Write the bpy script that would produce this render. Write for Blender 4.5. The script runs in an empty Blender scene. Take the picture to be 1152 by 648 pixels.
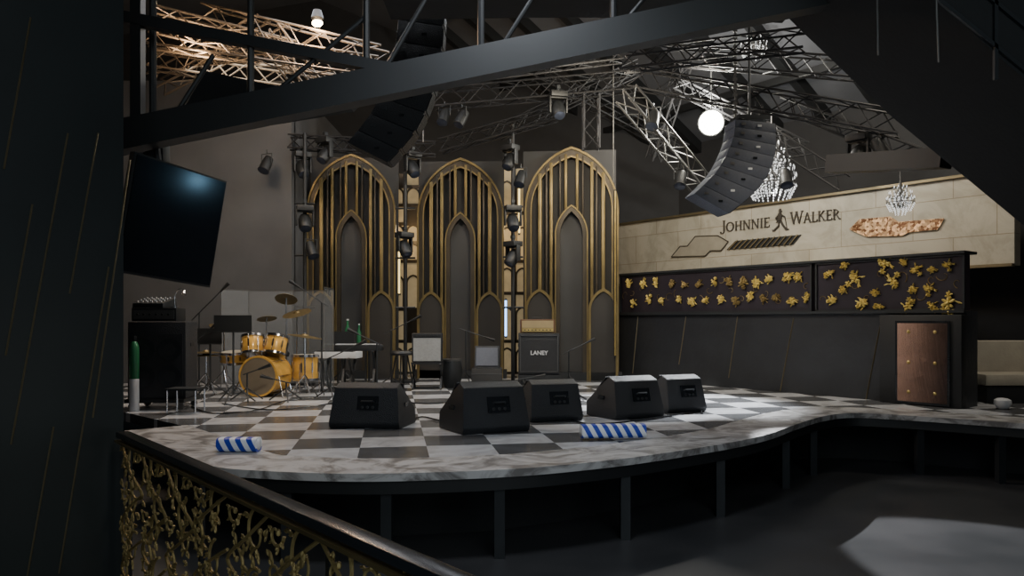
import bpy, bmesh, math, random
from mathutils import Vector, Matrix
R=random.Random(7)
F=850.0
C=bpy.context.scene.collection
PI=math.pi
def P(px,py,Y): return Vector(((px-576)*Y/F, Y, 1.6+(360-py)*Y/F))
def S(px,py,z=.6):
    Y=(1.6-z)*F/(py-360); return Vector(((px-576)*Y/F,Y,z))
def onw(px,py,P0,u):
    k=(px-576)/F
    t=(P0[0]-k*P0[1])/(k*u[1]-u[0]); Y=P0[1]+t*u[1]
    return P(px,py,Y)
def T(x,y,z): return Matrix.Translation((x,y,z))
def RX(a): return Matrix.Rotation(a,4,'X')
def RY(a): return Matrix.Rotation(a,4,'Y')
def RZ(a): return Matrix.Rotation(a,4,'Z')
# ---------------------------------------------------------------- materials
def newmat(name):
    m=bpy.data.materials.new(name); m.use_nodes=True
    nt=m.node_tree; return m,nt,nt.nodes['Principled BSDF']
def mat(name,col,rough=.5,metal=0,var=.2,scale=6,bump=0,emit=None,es=0,coat=0,alpha=1):
    m,nt,b=newmat(name); N=nt.nodes; L=nt.links
    tc=N.new('ShaderNodeTexCoord'); no=N.new('ShaderNodeTexNoise')
    no.inputs['Scale'].default_value=scale; no.inputs['Detail'].default_value=5
    L.new(tc.outputs['Object'],no.inputs['Vector'])
    mx=N.new('ShaderNodeMix'); mx.data_type='RGBA'
    mx.inputs[6].default_value=[max(0,c*(1-var)) for c in col]+[1]
    mx.inputs[7].default_value=[min(1,c*(1+var)) for c in col]+[1]
    L.new(no.outputs['Fac'],mx.inputs[0]); L.new(mx.outputs[2],b.inputs['Base Color'])
    b.inputs['Roughness'].default_value=rough; b.inputs['Metallic'].default_value=metal
    if alpha<1: b.inputs['Alpha'].default_value=alpha
    if coat: b.inputs['Coat Weight'].default_value=coat
    if bump:
        bp=N.new('ShaderNodeBump'); bp.inputs['Strength'].default_value=bump; bp.inputs['Distance'].default_value=.02
        n2=N.new('ShaderNodeTexNoise'); n2.inputs['Scale'].default_value=scale*5
        L.new(tc.outputs['Object'],n2.inputs['Vector']); L.new(n2.outputs['Fac'],bp.inputs['Height']); L.new(bp.outputs[0],b.inputs['Normal'])
    if emit:
        b.inputs['Emission Color'].default_value=list(emit)+[1]; b.inputs['Emission Strength'].default_value=es
    return m
M={}
M['black']=mat('black_paint',(.013,.0142,.0155),.5)
M['blackg']=mat('black_gloss',(.012,.014,.017),.25)
M['blackm']=mat('matte_black',(.014,.0152,.0165),.8,bump=.1)
M['roofw']=mat('dark_upper_wall',(.032,.032,.034),.8)
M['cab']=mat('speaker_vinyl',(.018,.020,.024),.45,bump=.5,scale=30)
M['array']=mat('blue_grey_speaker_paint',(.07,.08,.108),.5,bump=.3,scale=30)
M['grille']=mat('speaker_grille',(.03,.032,.036),.55,.3,bump=.6,scale=40)
M['steel']=mat('dark_steel',(.036,.04,.044),.5,.5)
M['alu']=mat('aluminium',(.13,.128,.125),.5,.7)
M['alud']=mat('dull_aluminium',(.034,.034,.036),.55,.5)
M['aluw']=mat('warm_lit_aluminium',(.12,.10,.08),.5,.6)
M['chrome']=mat('chrome',(.6,.6,.62),.2,1)
M['gold']=mat('gilded_metal',(.55,.40,.15),.38,.8,var=.4,scale=12)
M['golddim']=mat('dull_brass',(.20,.15,.07),.45,.75,var=.5,scale=5)
M['antique']=mat('antique_brass',(.19,.14,.058),.42,.65,var=.8,scale=2.5)
M['oldgold']=mat('old_cast_gold',(.33,.245,.10),.55,.6,var=.6,scale=9,bump=.3)
M['yellow']=mat('gilt_flower',(.64,.49,.14),.5,.15,var=.5,scale=15)
M['brown']=mat('dark_bronze_board',(.055,.043,.028),.40,.4,var=.6,scale=3)
M['niche']=mat('dark_niche_board',(.026,.023,.020),.6,var=.4,scale=2)
M['greyp']=mat('grey_panel',(.042,.041,.040),.6,var=.35,scale=2)
M['greyw']=mat('grey_plaster',(.095,.097,.104),.8,var=.25,scale=2)
M['roof']=mat('dark_roof_sheet',(.10,.105,.118),.7,var=.3,scale=2)
M['purple']=mat('purple_black_velvet',(.016,.011,.019),.6,var=.5)
M['quilt']=mat('black_leatherette',(.024,.026,.030),.42,var=.4,scale=3,bump=.2)
M['bronze']=mat('rose_bronze_leather',(.43,.255,.195),.45,.1,var=.4,scale=5)
M['amber']=mat('amber_lacquer',(.72,.40,.09),.25,.1,var=.45,scale=9,coat=.5)
M['skin']=mat('drum_skin',(.42,.38,.30),.4)
M['paleskin']=mat('smoky_bass_drum_skin',(.20,.165,.12),.3,var=.5,scale=3)
M['cream']=mat('backlit_cream',(.40,.33,.20),.6,emit=(1,.76,.42),es=.16,var=.7,scale=4)
M['white']=mat('white_plastic',(.62,.63,.65),.4)
M['green']=mat('green_glass',(.03,.17,.075),.25)
M['tan']=mat('amp_gold_panel',(.42,.32,.17),.45,.4)
M['silver']=mat('silver_cloth',(.36,.37,.37),.6,bump=.4,scale=40)
M['screen']=mat('tv_screen',(.009,.011,.014),.16)
M['bulb']=mat('lamp_glow',(1,1,1),.4,emit=(1,.97,.80),es=120)
M['bulbw']=mat('warm_lamp_glow',(1,.9,.7),.4,emit=(1,.75,.45),es=25)
M['blue']=mat('blue_led',(.2,.4,1),.4,emit=(.25,.5,1),es=5)
M['yglint']=mat('yellow_reflection_glow',(1,.7,.2),.4,emit=(1,.74,.32),es=1.8)  # glow in place of warm reflections at the arch edges
M['crystal']=mat('glowing_crystal',(.8,.82,.85),.08,.2,emit=(.95,.97,1),es=.9)  # emission put in for the glitter of real glass
M['lens']=mat('lens_glass',(.05,.06,.09),.08,.3)
M['letter']=mat('dark_bronze_letter',(.06,.052,.042),.4,.4)
M['taupe']=mat('taupe_inlay',(.31,.28,.22),.5,0)
M['seam']=mat('thin_brass_line',(.20,.165,.10),.4,.7)
M['panelw']=mat('dark_teal_panel',(.014,.018,.019),.5,var=.4,scale=2)
M['woodb']=mat('brown_amp_wood',(.12,.06,.03),.4)
M['sofa']=mat('warm_beige_leather',(.34,.31,.25),.5,bump=.1)
M['acrylic']=mat('clear_acrylic',(.6,.65,.7),.1,alpha=.09)
def m_sequin():
    m,nt,b=newmat('amber_crystal_mosaic'); N=nt.nodes; L=nt.links
    tc=N.new('ShaderNodeTexCoord'); v=N.new('ShaderNodeTexVoronoi'); v.inputs['Scale'].default_value=26
    L.new(tc.outputs['Object'],v.inputs['Vector'])
    sp=N.new('ShaderNodeSeparateColor'); L.new(v.outputs['Color'],sp.inputs[0])
    r=N.new('ShaderNodeValToRGB'); r.color_ramp.elements[0].position=.2; r.color_ramp.elements[0].color=(.16,.065,.025,1); r.color_ramp.elements[1].position=.95; r.color_ramp.elements[1].color=(1,.68,.40,1)
    L.new(sp.outputs[0],r.inputs[0]); L.new(r.outputs[0],b.inputs['Base Color']); b.inputs['Metallic'].default_value=.3; b.inputs['Roughness'].default_value=.3
    return m
M['rose']=m_sequin()
def m_floor():
    m,nt,b=newmat('dark_polished_floor'); N=nt.nodes; L=nt.links
    tc=N.new('ShaderNodeTexCoord'); no=N.new('ShaderNodeTexNoise'); no.inputs['Scale'].default_value=1.3; no.inputs['Detail'].default_value=8
    L.new(tc.outputs['Object'],no.inputs['Vector'])
    r=N.new('ShaderNodeValToRGB'); r.color_ramp.elements[0].position=.3; r.color_ramp.elements[0].color=(.035,.037,.04,1)
    r.color_ramp.elements[1].position=.7; r.color_ramp.elements[1].color=(.06,.06,.063,1)
    L.new(no.outputs['Fac'],r.inputs[0]); L.new(r.outputs[0],b.inputs['Base Color'])
    mr=N.new('ShaderNodeMapRange'); mr.inputs[3].default_value=.25; mr.inputs[4].default_value=.5
    L.new(no.outputs['Fac'],mr.inputs[0]); L.new(mr.outputs[0],b.inputs['Roughness'])
    return m
M['floor']=m_floor()
def m_check():
    m,nt,b=newmat('checker_marble_tiles'); N=nt.nodes; L=nt.links
    tc=N.new('ShaderNodeTexCoord'); mp=N.new('ShaderNodeMapping')
    mp.inputs['Location'].default_value=(.1,.25,.13); mp.inputs['Rotation'].default_value=(0,0,math.radians(-9))
    L.new(tc.outputs['Object'],mp.inputs['Vector'])
    ck=N.new('ShaderNodeTexChecker'); ck.inputs['Scale'].default_value=1/.52
    ck.inputs['Color1'].default_value=(.60,.61,.64,1); ck.inputs['Color2'].default_value=(.11,.113,.12,1)
    L.new(mp.outputs[0],ck.inputs['Vector'])
    no=N.new('ShaderNodeTexNoise'); no.inputs['Scale'].default_value=3; no.inputs['Detail'].default_value=9; no.inputs['Distortion'].default_value=1.5
    L.new(tc.outputs['Object'],no.inputs['Vector'])
    r=N.new('ShaderNodeValToRGB'); r.color_ramp.elements[0].position=.32; r.color_ramp.elements[0].color=(.68,.67,.65,1)
    r.color_ramp.elements[1].position=.6; r.color_ramp.elements[1].color=(1,1,1,1)
    L.new(no.outputs['Fac'],r.inputs[0])
    mx=N.new('ShaderNodeMix'); mx.data_type='RGBA'; mx.blend_type='MULTIPLY'; mx.inputs[0].default_value=1
    L.new(ck.outputs[0],mx.inputs[6]); L.new(r.outputs[0],mx.inputs[7]); L.new(mx.outputs[2],b.inputs['Base Color'])
    b.inputs['Roughness'].default_value=.22
    return m
M['check']=m_check()
def m_marble(name,c0,c1,scale,brick=False):
    m,nt,b=newmat(name); N=nt.nodes; L=nt.links
    tc=N.new('ShaderNodeTexCoord')
    no=N.new('ShaderNodeTexNoise'); no.inputs['Scale'].default_value=scale; no.inputs['Detail'].default_value=10; no.inputs['Distortion'].default_value=2.2; no.inputs['Roughness'].default_value=.62
    L.new(tc.outputs['Object'],no.inputs['Vector'])
    r=N.new('ShaderNodeValToRGB'); r.color_ramp.elements[0].position=.4; r.color_ramp.elements[0].color=(*c0,1)
    r.color_ramp.elements[1].position=.56; r.color_ramp.elements[1].color=(*c1,1)
    L.new(no.outputs['Fac'],r.inputs[0]); out=r.outputs[0]
    if brick:
        mp=N.new('ShaderNodeMapping'); mp.inputs['Rotation'].default_value=(PI/2,0,0)
        L.new(tc.outputs['Object'],mp.inputs['Vector'])
        bt=N.new('ShaderNodeTexBrick'); bt.inputs['Scale'].default_value=1; bt.inputs['Mortar Size'].default_value=.006
        bt.inputs['Brick Width'].default_value=1.1; bt.inputs['Row Height'].default_value=.55
        bt.inputs['Color1'].default_value=(1,1,1,1); bt.inputs['Color2'].default_value=(.88,.88,.88,1); bt.inputs['Mortar'].default_value=(.6,.55,.47,1)
        L.new(mp.outputs[0],bt.inputs['Vector'])
        mx=N.new('ShaderNodeMix'); mx.data_type='RGBA'; mx.blend_type='MULTIPLY'; mx.inputs[0].default_value=1
        L.new(out,mx.inputs[6]); L.new(bt.outputs[0],mx.inputs[7]); out=mx.outputs[2]
    L.new(out,b.inputs['Base Color']); b.inputs['Roughness'].default_value=.38
    return m
M['marble']=m_marble('grey_veined_marble',(.17,.16,.155),(.50,.49,.49),2.6)
M['ivory']=m_marble('ivory_stone_panels',(.36,.33,.26),(.45,.415,.34),1.2,True)
def m_stripe():
    m,nt,b=newmat('blue_white_stripes'); N=nt.nodes; L=nt.links
    tc=N.new('ShaderNodeTexCoord'); sp=N.new('ShaderNodeSeparateXYZ'); L.new(tc.outputs['Object'],sp.inputs[0])
    a=N.new('ShaderNodeMath'); a.operation='MULTIPLY_ADD'; a.inputs[1].default_value=.55; L.new(sp.outputs[2],a.inputs[0]); L.new(sp.outputs[0],a.inputs[2])
    mu=N.new('ShaderNodeMath'); mu.operation='MULTIPLY'; mu.inputs[1].default_value=12; L.new(a.outputs[0],mu.inputs[0])
    fr=N.new('ShaderNodeMath'); fr.operation='FRACT'; L.new(mu.outputs[0],fr.inputs[0])
    gt=N.new('ShaderNodeMath'); gt.operation='GREATER_THAN'; gt.inputs[1].default_value=.5; L.new(fr.outputs[0],gt.inputs[0])
    mx=N.new('ShaderNodeMix'); mx.data_type='RGBA'; mx.inputs[6].default_value=(.8,.83,.88,1); mx.inputs[7].default_value=(.012,.045,.45,1)
    L.new(gt.outputs[0],mx.inputs[0]); L.new(mx.outputs[2],b.inputs['Base Color']); b.inputs['Roughness'].default_value=.4
    return m
M['stripe']=m_stripe()
# ---------------------------------------------------------------- mesh builder
class MB:
    def __init__(s): s.v=[]; s.f=[]
    def add(s,vs,fs,X=None):
        o=len(s.v)
        for p in vs:
            p=Vector(p); s.v.append(tuple(X@p if X else p))
        for f in fs: s.f.append([i+o for i in f])
        return s
    def box(s,c,d,X=None):
        x,y,z=[k/2 for k in d]
        vs=[(c[0]+a*x,c[1]+b*y,c[2]+e*z) for a in(-1,1) for b in(-1,1) for e in(-1,1)]
        return s.add(vs,[(0,1,3,2),(4,6,7,5),(0,4,5,1),(2,3,7,6),(0,2,6,4),(1,5,7,3)],X)
    def bar(s,a,b,w,h=None,X=None):
        a=Vector(a);b=Vector(b); h=h or w; d=(b-a).normalized()
        up=Vector((0,0,1)) if abs(d.z)<.95 else Vector((0,1,0))
        r=d.cross(up).normalized(); u=r.cross(d)
        vs=[p+r*i*w/2+u*j*h/2 for p in(a,b) for i,j in((-1,-1),(1,-1),(1,1),(-1,1))]
        return s.add(vs,[(0,1,2,3),(7,6,5,4),(0,4,5,1),(1,5,6,2),(2,6,7,3),(3,7,4,0)],X)
    def tube(s,pts,r,n=6,X=None):
        pts=[Vector(p) for p in pts]; k=len(pts); rs=r if isinstance(r,(list,tuple)) else [r]*k
        vs=[]; prev=None
        for i,p in enumerate(pts):
            d=(pts[min(i+1,k-1)]-pts[max(i-1,0)]).normalized()
            if prev is None:
                up=Vector((0,0,1)) if abs(d.z)<.9 else Vector((1,0,0))
                a=d.cross(up).normalized()
            else:
                a=(prev-d*prev.dot(d)); a=a.normalized() if a.length>1e-6 else prev
            prev=a; b=d.cross(a)
            for j in range(n):
                t=2*PI*j/n; vs.append(p+(a*math.cos(t)+b*math.sin(t))*rs[i])
        fs=[]
        for i in range(k-1):
            for j in range(n):
                q=(j+1)%n; fs.append((i*n+j,i*n+q,(i+1)*n+q,(i+1)*n+j))
        fs.append(tuple(range(n))[::-1]); fs.append(tuple((k-1)*n+j for j in range(n)))
        return s.add(vs,fs,X)
    def lathe(s,prof,n=20,X=None):
        vs=[];fs=[]
        for r,z in prof:
            for j in range(n):
                t=2*PI*j/n; vs.append((r*math.cos(t),r*math.sin(t),z))
        for i in range(len(prof)-1):
            for j in range(n):
                q=(j+1)%n; fs.append((i*n+j,i*n+q,(i+1)*n+q,(i+1)*n+j))
        fs.append(tuple(range(n))[::-1]); fs.append(tuple((len(prof)-1)*n+j for j in range(n)))
        return s.add(vs,fs,X)
    def prism(s,poly,z0,z1,X=None):
        k=len(poly)
        vs=[(a,b,z0) for a,b in poly]+[(a,b,z1) for a,b in poly]
        fs=[tuple(range(k))[::-1],tuple(range(k,2*k))]+[(i,(i+1)%k,k+(i+1)%k,k+i) for i in range(k)]
        return s.add(vs,fs,X)
    def ell(s,c,r,X=None,n=8,m=5):
        pr=[(math.sin(PI*i/m),-math.cos(PI*i/m)) for i in range(1,m)]
        pr=[(.02,-1)]+pr+[(.02,1)]
        Y=T(*c)@Matrix.Diagonal((r[0],r[1],r[2],1))
        return s.lathe(pr,n,(X@Y) if X else Y)
    def build(s,name,m,parent=None,bevel=0,smooth=True,kind=None,label=None,flip=True):
        me=bpy.data.meshes.new(name); me.from_pydata(s.v,[],s.f)
        bm=bmesh.new(); bm.from_mesh(me)
        if flip: bmesh.ops.recalc_face_normals(bm,faces=bm.faces)
        if bevel: 
            bmesh.ops.remove_doubles(bm,verts=bm.verts,dist=1e-5)
            bmesh.ops.bevel(bm,geom=bm.edges[:],offset=bevel,segments=2,affect='EDGES',profile=.6)
        bm.to_mesh(me); bm.free()
        if smooth:
            me.shade_smooth(); me.set_sharp_from_angle(angle=math.radians(38))
        me.materials.append(M[m])
        o=bpy.data.objects.new(name,me); C.objects.link(o)
        if parent: o.parent=parent
        if kind: o['kind']=kind
        if label: o['label']=label
        return o
def tag(o,label,cat,group=None,kind=None):
    o['label']=label; o['category']=cat
    if group:o['group']=group
    if kind:o['kind']=kind
    return o
def thing(name,label,cat,loc=(0,0,0),rz=0,group=None,rot=None):
    o=bpy.data.objects.new(name,None); o.empty_display_size=.1; C.objects.link(o); o.location=loc
    o.rotation_euler=rot if rot else (0,0,rz); return tag(o,label,cat,group)
def dup(root,loc,rot=None,label=None,group=None,sc=None):
    r=root.copy(); C.objects.link(r); r.location=loc
    if rot is not None: r.rotation_euler=rot
    if label:r['label']=label
    if group:r['group']=group
    if sc: r.scale=(sc,)*3
    for ch in list(root.children):
        c=ch.copy(); C.objects.link(c); c.parent=r
        for g in list(ch.children):
            d=g.copy(); C.objects.link(d); d.parent=c
    return r
def struct(mb,name,m,parent=None,**k):
    o=mb.build(name,m,parent,**k)
    o['kind']='structure'; return o
# ---------------------------------------------------------------- setting
U=Vector((-.602,.798,0)); TH=math.atan2(-.798,.602); NN=Vector((.798,.602,0))
LW=Vector((1.85,13,0)); BW=Vector((6.62,9.98,0))
def lw(px,py): return onw(px,py,LW,U)
struct(MB().box((0,7,-.05),(26,24,.1)),'floor','floor')
struct(MB().box((-1,16.15,4.85),(17,.2,8.5)),'wall_back','roofw')
struct(MB().box((-6.1,12.1,3.0),(5.2,.2,4.8)).box((-3.6,14.1,3.0),(.2,3.9,4.8)),'wall_back_left','greyw')
struct(MB().box((-8.6,8,4),(.2,16,8.2)),'wall_far_left','blackm')
struct(MB().box((11.2,7,4),(.2,22,8.2)),'wall_far_right','blackm')
A=Vector((-1.98,3.85,0)); B=Vector((-3.1,2.35,0))
mb=MB().prism([(A.x,A.y),(B.x,B.y),(-5.2,3.4),(-3.3,4.9)],0,6.2)
struct(mb,'wall_left','panelw',smooth=False)
ul=(B-A).normalized(); nl=Vector((ul.y,-ul.x,0)); 
if nl.y>0: nl=-nl
def onl(px,py): return onw(px,py,A,ul)+nl*.004
for i,(a,b) in enumerate([((76,150),(12,500)),((122,300),(66,645)),((146,180),(104,470)),((34,20),(4,190)),((60,480),(30,650)),((110,150),(78,330)),((36,230),(6,400))]):
    o=MB().bar(onl(*a),onl(*b),.006,.006).build('trim_%d'%(i+2),'seam'); o['kind']='structure'
# stage -------------------------------------------------------------
edge_px=[(140,486),(185,505),(232,525),(300,532),(400,535),(500,533),(600,528),(700,518),(770,508),(830,498),(868,489),(895,479),(925,470),(955,466),(1000,467.5),(1070,472),(1152,478),(1240,485)]
ctrl=[S(*p) for p in edge_px]
def cr(pts,n=6):
    out=[]
    for i in range(len(pts)-1):
        p0=pts[max(i-1,0)];p1=pts[i];p2=pts[i+1];p3=pts[min(i+2,len(pts)-1)]
        for k in range(n):
            t=k/n
            out.append(.5*((2*p1)+(p2-p0)*t+(2*p0-5*p1+4*p2-p3)*t*t+(3*p1-p0-3*p2+p3)*t**3))
    out.append(pts[-1]); return out
edge=cr(ctrl)
def offs(pts,d):
    out=[]
    for i,p in enumerate(pts):
        t=(pts[min(i+1,len(pts)-1)]-pts[max(i-1,0)]).normalized(); n=Vector((-t.y,t.x,0)); out.append(p+n*d)
    return out
inner=offs(edge,.54)
stage=thing('stage','low raised stage with black and white checkered deck and curved marble lip','stage',(0,9,0))
def loc(mb,off=(0,-9,0)):
    mb.v=[(x+off[0],y+off[1],z+off[2]) for x,y,z in mb.v]; return mb
def slab(front,backl,z0,z1): return MB().prism([(p.x,p.y) for p in front]+backl,z0,z1)
bk=[(11,inner[-1].y),(11,16),(-8.4,16),(-8.4,8.2),(-4.2,8.2)]
loc(slab(inner,bk,.5,.598)).build('deck','check',stage,smooth=False)
def strip(a,b,z0,z1):
    m=MB(); k=len(a)
    vs=[]
    for p,q in zip(a,b): vs+=[(p.x,p.y,z0),(p.x,p.y,z1),(q.x,q.y,z1),(q.x,q.y,z0)]
    fs=[]
    for i in range(k-1):
        for j in range(4):
            fs.append((i*4+j,i*4+(j+1)%4,(i+1)*4+(j+1)%4,(i+1)*4+j))
    fs+=[(0,1,2,3),((k-1)*4+3,(k-1)*4+2,(k-1)*4+1,(k-1)*4)]
    return m.add(vs,fs)
loc(strip(edge,inner,.56,.612)).build('marble_border','marble',stage)
loc(strip(offs(edge,.03),offs(edge,.09),.47,.56)).build('edge_beam','black',stage)
loc(strip(offs(edge,.75),offs(edge,.8),0,.5)).build('skirt','blackm',stage)
for px in (330,430,556,704,813,883,913,1040,1130):
    best=min(offs(edge,.1),key=lambda p:abs(576+p.x/p.y*F-px)); 
    loc(MB().box((best.x,best.y,.235),(.07,.07,.47))).build('post','steel',stage)
# ---------------------------------------------------------------- right lower wall
def wallthing(name,label,cat,base,group=None): return thing(name,label,cat,base,TH,group)
Lw=(lw(1087,300)-LW); Lw.z=0; Lw=Lw.length+.0
base=Vector((LW.x,LW.y,0))
w=MB().box((Lw/2-.2,.15,1.15),(Lw+.4,.3,1.1)); ob=struct(w,'wall_right','quilt'); ob.location=base; ob.rotation_euler=(0,0,TH)
struct(MB().box((5.0,10.9,1.5),(.2,3.0,1.8)),'wall_right_return','blackm')
w=MB().box((Lw/2-.2,.12,2.375),(Lw+.4,.34,.03)).box((Lw/2-.2,-.03,1.7),(Lw+.4,.06,.035)); ob=struct(w,'trim_1','steel'); ob.location=base; ob.rotation_euler=(0,0,TH)
for i,(a,b) in enumerate([((718,356),(712,420)),((772,356),(764,410)),((893,358),(878,440)),((992,358),(974,452)),((830,356),(820,425))]):
    o=MB().bar(lw(*a)-NN*.006,lw(*b)-NN*.006,.012,.010).build('trim_%d'%(i+10),'seam'); o['kind']='structure'
def flower_mb(seed,s=.1):
    r=random.Random(seed); m=MB()
    heads=[(0,0,.55)]+[(r.uniform(-.9,.9)*s,r.uniform(-.75,.75)*s,r.uniform(.28,.45)) for _ in range(r.randint(3,4))]
    for cx,cz,f_ in heads:
        q=s*f_; t0=r.random()*6
        for j in range(6):
            t=t0+2*PI*j/6+r.uniform(-.3,.3)
            X=T(cx+math.cos(t)*q*.72,-.025,cz+math.sin(t)*q*.72)@RY(-t)@RX(r.uniform(-.5,.5))
            m.ell((0,0,0),(q*.55*r.uniform(.7,1.2),.018,q*.28),X,n=7,m=4)
        m.ell((cx,-.04,cz),(q*.28,.02,q*.28),n=7,m=4)
    for k in range(4):
        t=r.random()*6; X=T(math.cos(t)*s*1.05,-.012,math.sin(t)*s*.9)@RY(-t+r.uniform(-.6,.6)); m.ell((0,0,0),(s*.32,.012,s*.10),X,n=7,m=4)
        m.tube([(0,-.01,0),(math.cos(t+.4)*s*.6,-.012,math.sin(t+.4)*s*.5),(math.cos(t)*s*1.05,-.012,math.sin(t)*s*.9)],.005,5)
    return m
flow=[flower_mb(i,.085) for i in range(8)]
flow_me=[f.build('flower_relief','yellow' if i<5 else 'oldgold') for i,f in enumerate(flow)]
def relief(name,label,px0,px1,pts,s,nd):
    a=lw(px0,330); b=lw(px1,330); a.z=1.715; W=(Vector((b.x,b.y,0))-Vector((a.x,a.y,0))).length
    t=wallthing(name,label,'wall panel',a,'gilded relief panels above the black wall')
    MB().box((W/2,.06,.32),(W,.12,.64)).build('backing',"purple",t)
    MB().box((W/2,-.01,.63),(W,.03,.02)).box((W/2,-.01,.01),(W,.03,.02)).box((.012,-.01,.32),(.024,.03,.64)).box((W-.012,-.01,.32),(.024,.03,.64)).build('frame','steel',t)
    for k in range(nd):
        sc=MB(); x,z=W*(k+.5)/nd+R.uniform(-.04,.04),R.uniform(.12,.52); t0=R.random()*6; sg=R.choice((-1,1)); rr0=R.uniform(.05,.1)
        p_=[];rad=[]
        for j in range(14):
            u=j/13; rr=rr0*(1-u*.8); a_=t0+sg*u*4.2; p_.append((math.cos(a_)*rr,-.006,math.sin(a_)*rr)); rad.append(.006*(1-.5*u))
        sc.tube(p_,rad,5); o=sc.build('scroll_relief','golddim',t); o.location=(x,0,z)
    for (px,py,k) in pts:
        p=lw(px,py); x=-(p-a).dot(U); z=p.z-a.z
        o=flow_me[R.randrange(5 if s>.9 else 8)].copy(); C.objects.link(o); o.parent=t; o.location=(x,0,z); o.rotation_euler=(0,R.random()*6,0); o.scale=(s*k,1.2,s*k)
pts=[]
for i in range(13):
    for j in range(2):
        px=709+i*16+j*7+R.uniform(-2.5,2.5); yt=360-50*(px+65)/760; f_=(.30,.72)[j]+R.uniform(-.06,.06)
        pts.append((px,yt+(351-yt)*f_,R.choice((.85,1.0,1.15))))
relief('relief_panel','long dark relief panel with small gilt flowers, nearer the arches',698,914,pts,.85,18)
pts=[(934,308,.8),(938,338,.9),(963,314,1.2),(972,341,1.1),(997,297,1.1),(1005,316,1.1),(1023,344,1.0),(1032,303,.8),(1047,325,.8),(1068,298,.7),(1068,341,1.4),(951,298,.7),(985,330,.7),(950,326,.7),(1018,296,.7),(1027,325,.7),(1050,345,.8),(1050,303,.6),(990,345,.7)]
relief('relief_panel','short dark relief panel with large bright gilt flowers above the bronze door',918,1086,pts,.98,12)
for f in flow_me: bpy.data.objects.remove(f)
a=lw(996,360); a.z=.6; b=lw(1088,360); W=(Vector((b.x,b.y,.6))-a).length
t=wallthing('padded_cabinet','black wall box with bronze studded door panel at end of wall','cabinet',a-NN*.145)
MB().box((W/2,.07,.53),(W,.14,1.06)).build('body','black',t,bevel=.01)
d=MB().box((W*.55,-.015,.5),(W*.62,.03,.94)).build('door','bronze',t,bevel=.008)
MB().box((W*.55,-.02,.5),(W*.66,.02,.98)).build('door_surround','blackg',t)
for sx in(.39,.71):
    for sz in(.15,.5,.86): MB().ell((W*sx,-.035,sz),(.022,.014,.022)).build('stud','gold',d)
# ---------------------------------------------------------------- ivory wall with sign
def bw(px,py): return onw(px,py,BW,U)
bb=bw(1140,298); bb0=bw(694,298); Wb=(bb-bb0).length; zt=bw(1085,198).z; zb=bb.z-.0
b0=Vector((bb0.x,bb0.y,0)); 
o=struct(MB().box((Wb/2,.1,(zt+zb)/2),(Wb,.2,zt-zb)),'wall_ivory','ivory'); o.location=b0; o.rotation_euler=(0,0,TH)
o=struct(MB().box((Wb/2+1,1.3,1.55),(Wb+3,.2,1.8)).box((Wb/2+1,1.3,4.0),(Wb+5,.2,3.2)),'wall_behind_ivory','roofw'); o.location=b0; o.rotation_euler=(0,0,TH)
o=struct(MB().box((Wb/2,-.03,zb),(Wb,.1,.04)).box((Wb/2,-.01,zt),(Wb,.08,.04)),'trim_20','seam'); o.location=b0; o.rotation_euler=(0,0,TH)
def bl(px,py):
    p=bw(px,py); return (-(p-b0).dot(U), p.z)
def bpoly(name,label,cat,pxs,m,dep=.03,outline=None,ow=.016):
    pts=[bl(*q) for q in pxs]; cx=min(p[0] for p in pts); cz=min(p[1] for p in pts)
    pts=[(x-cx,z-cz) for x,z in pts]
    t=thing(name,label,cat,b0-U*cx+Vector((0,0,cz))-NN*.002,TH)
    MB().prism(pts,0,dep,RX(PI/2)).build('panel',m,t,smooth=False)
    mb=MB()
    for i in range(len(pts)):
        p,q=pts[i],pts[(i+1)%len(pts)]; mb.bar((p[0],-dep,p[1]),(q[0],-dep,q[1]),ow,ow)
    mb.build('edge_trim',outline or 'letter',t); return t
bpoly('wall_inlay','angular inlay with dark outline on ivory wall below the first letters','wall inlay',[(756,289),(766,277),(774,277),(783,266),(808,265),(820,272),(812,282),(800,282),(794,288)],'taupe',.015)
g=thing('vent_grille','dark slatted grille set in ivory wall under the lettering','grille',(0,0,0))
q=[bl(818,281),(bl(828,271)),(bl(902,264)),(bl(893,275))]; cx,cz=q[0]; g.location=b0-U*cx+Vector((0,0,cz))-NN*.002; g.rotation_euler=(0,0,TH)
MB().prism([(x-cx,z-cz) for x,z in q],0,.015,RX(PI/2)).build('backing','blackm',g)
for k in range(12):
    u=(k+.5)/12; x0=q[0][0]+(q[3][0]-q[0][0])*u-cx; z0=q[0][1]+(q[3][1]-q[0][1])*u-cz; x1=q[1][0]+(q[2][0]-q[1][0])*u-cx; z1=q[1][1]+(q[2][1]-q[1][1])*u-cz
    MB().bar((x0,-.025,z0),(x1,-.025,z1),.025,.02).build('slat','seam',g)
bpoly('sequin_panel','sparkling rose gold angular panel on ivory wall right of the lettering','wall panel',[(957,258),(968,247),(1003,244),(1012,250),(1063,246),(1056,258),(1024,261),(1016,265),(976,266)],'rose',.02,'rose',.01)
def stroke(m,x0,y0,x1,y1,w):
    m.prism([(x0-w/2,y0),(x0+w/2,y0),(x1+w/2,y1),(x1-w/2,y1)],0,.02,RX(PI/2))
def hb(m,x0,x1,y,h=.045): m.prism([(x0,y-h/2),(x1,y-h/2),(x1,y+h/2),(x0,y+h/2)],0,.02,RX(PI/2))
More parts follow.
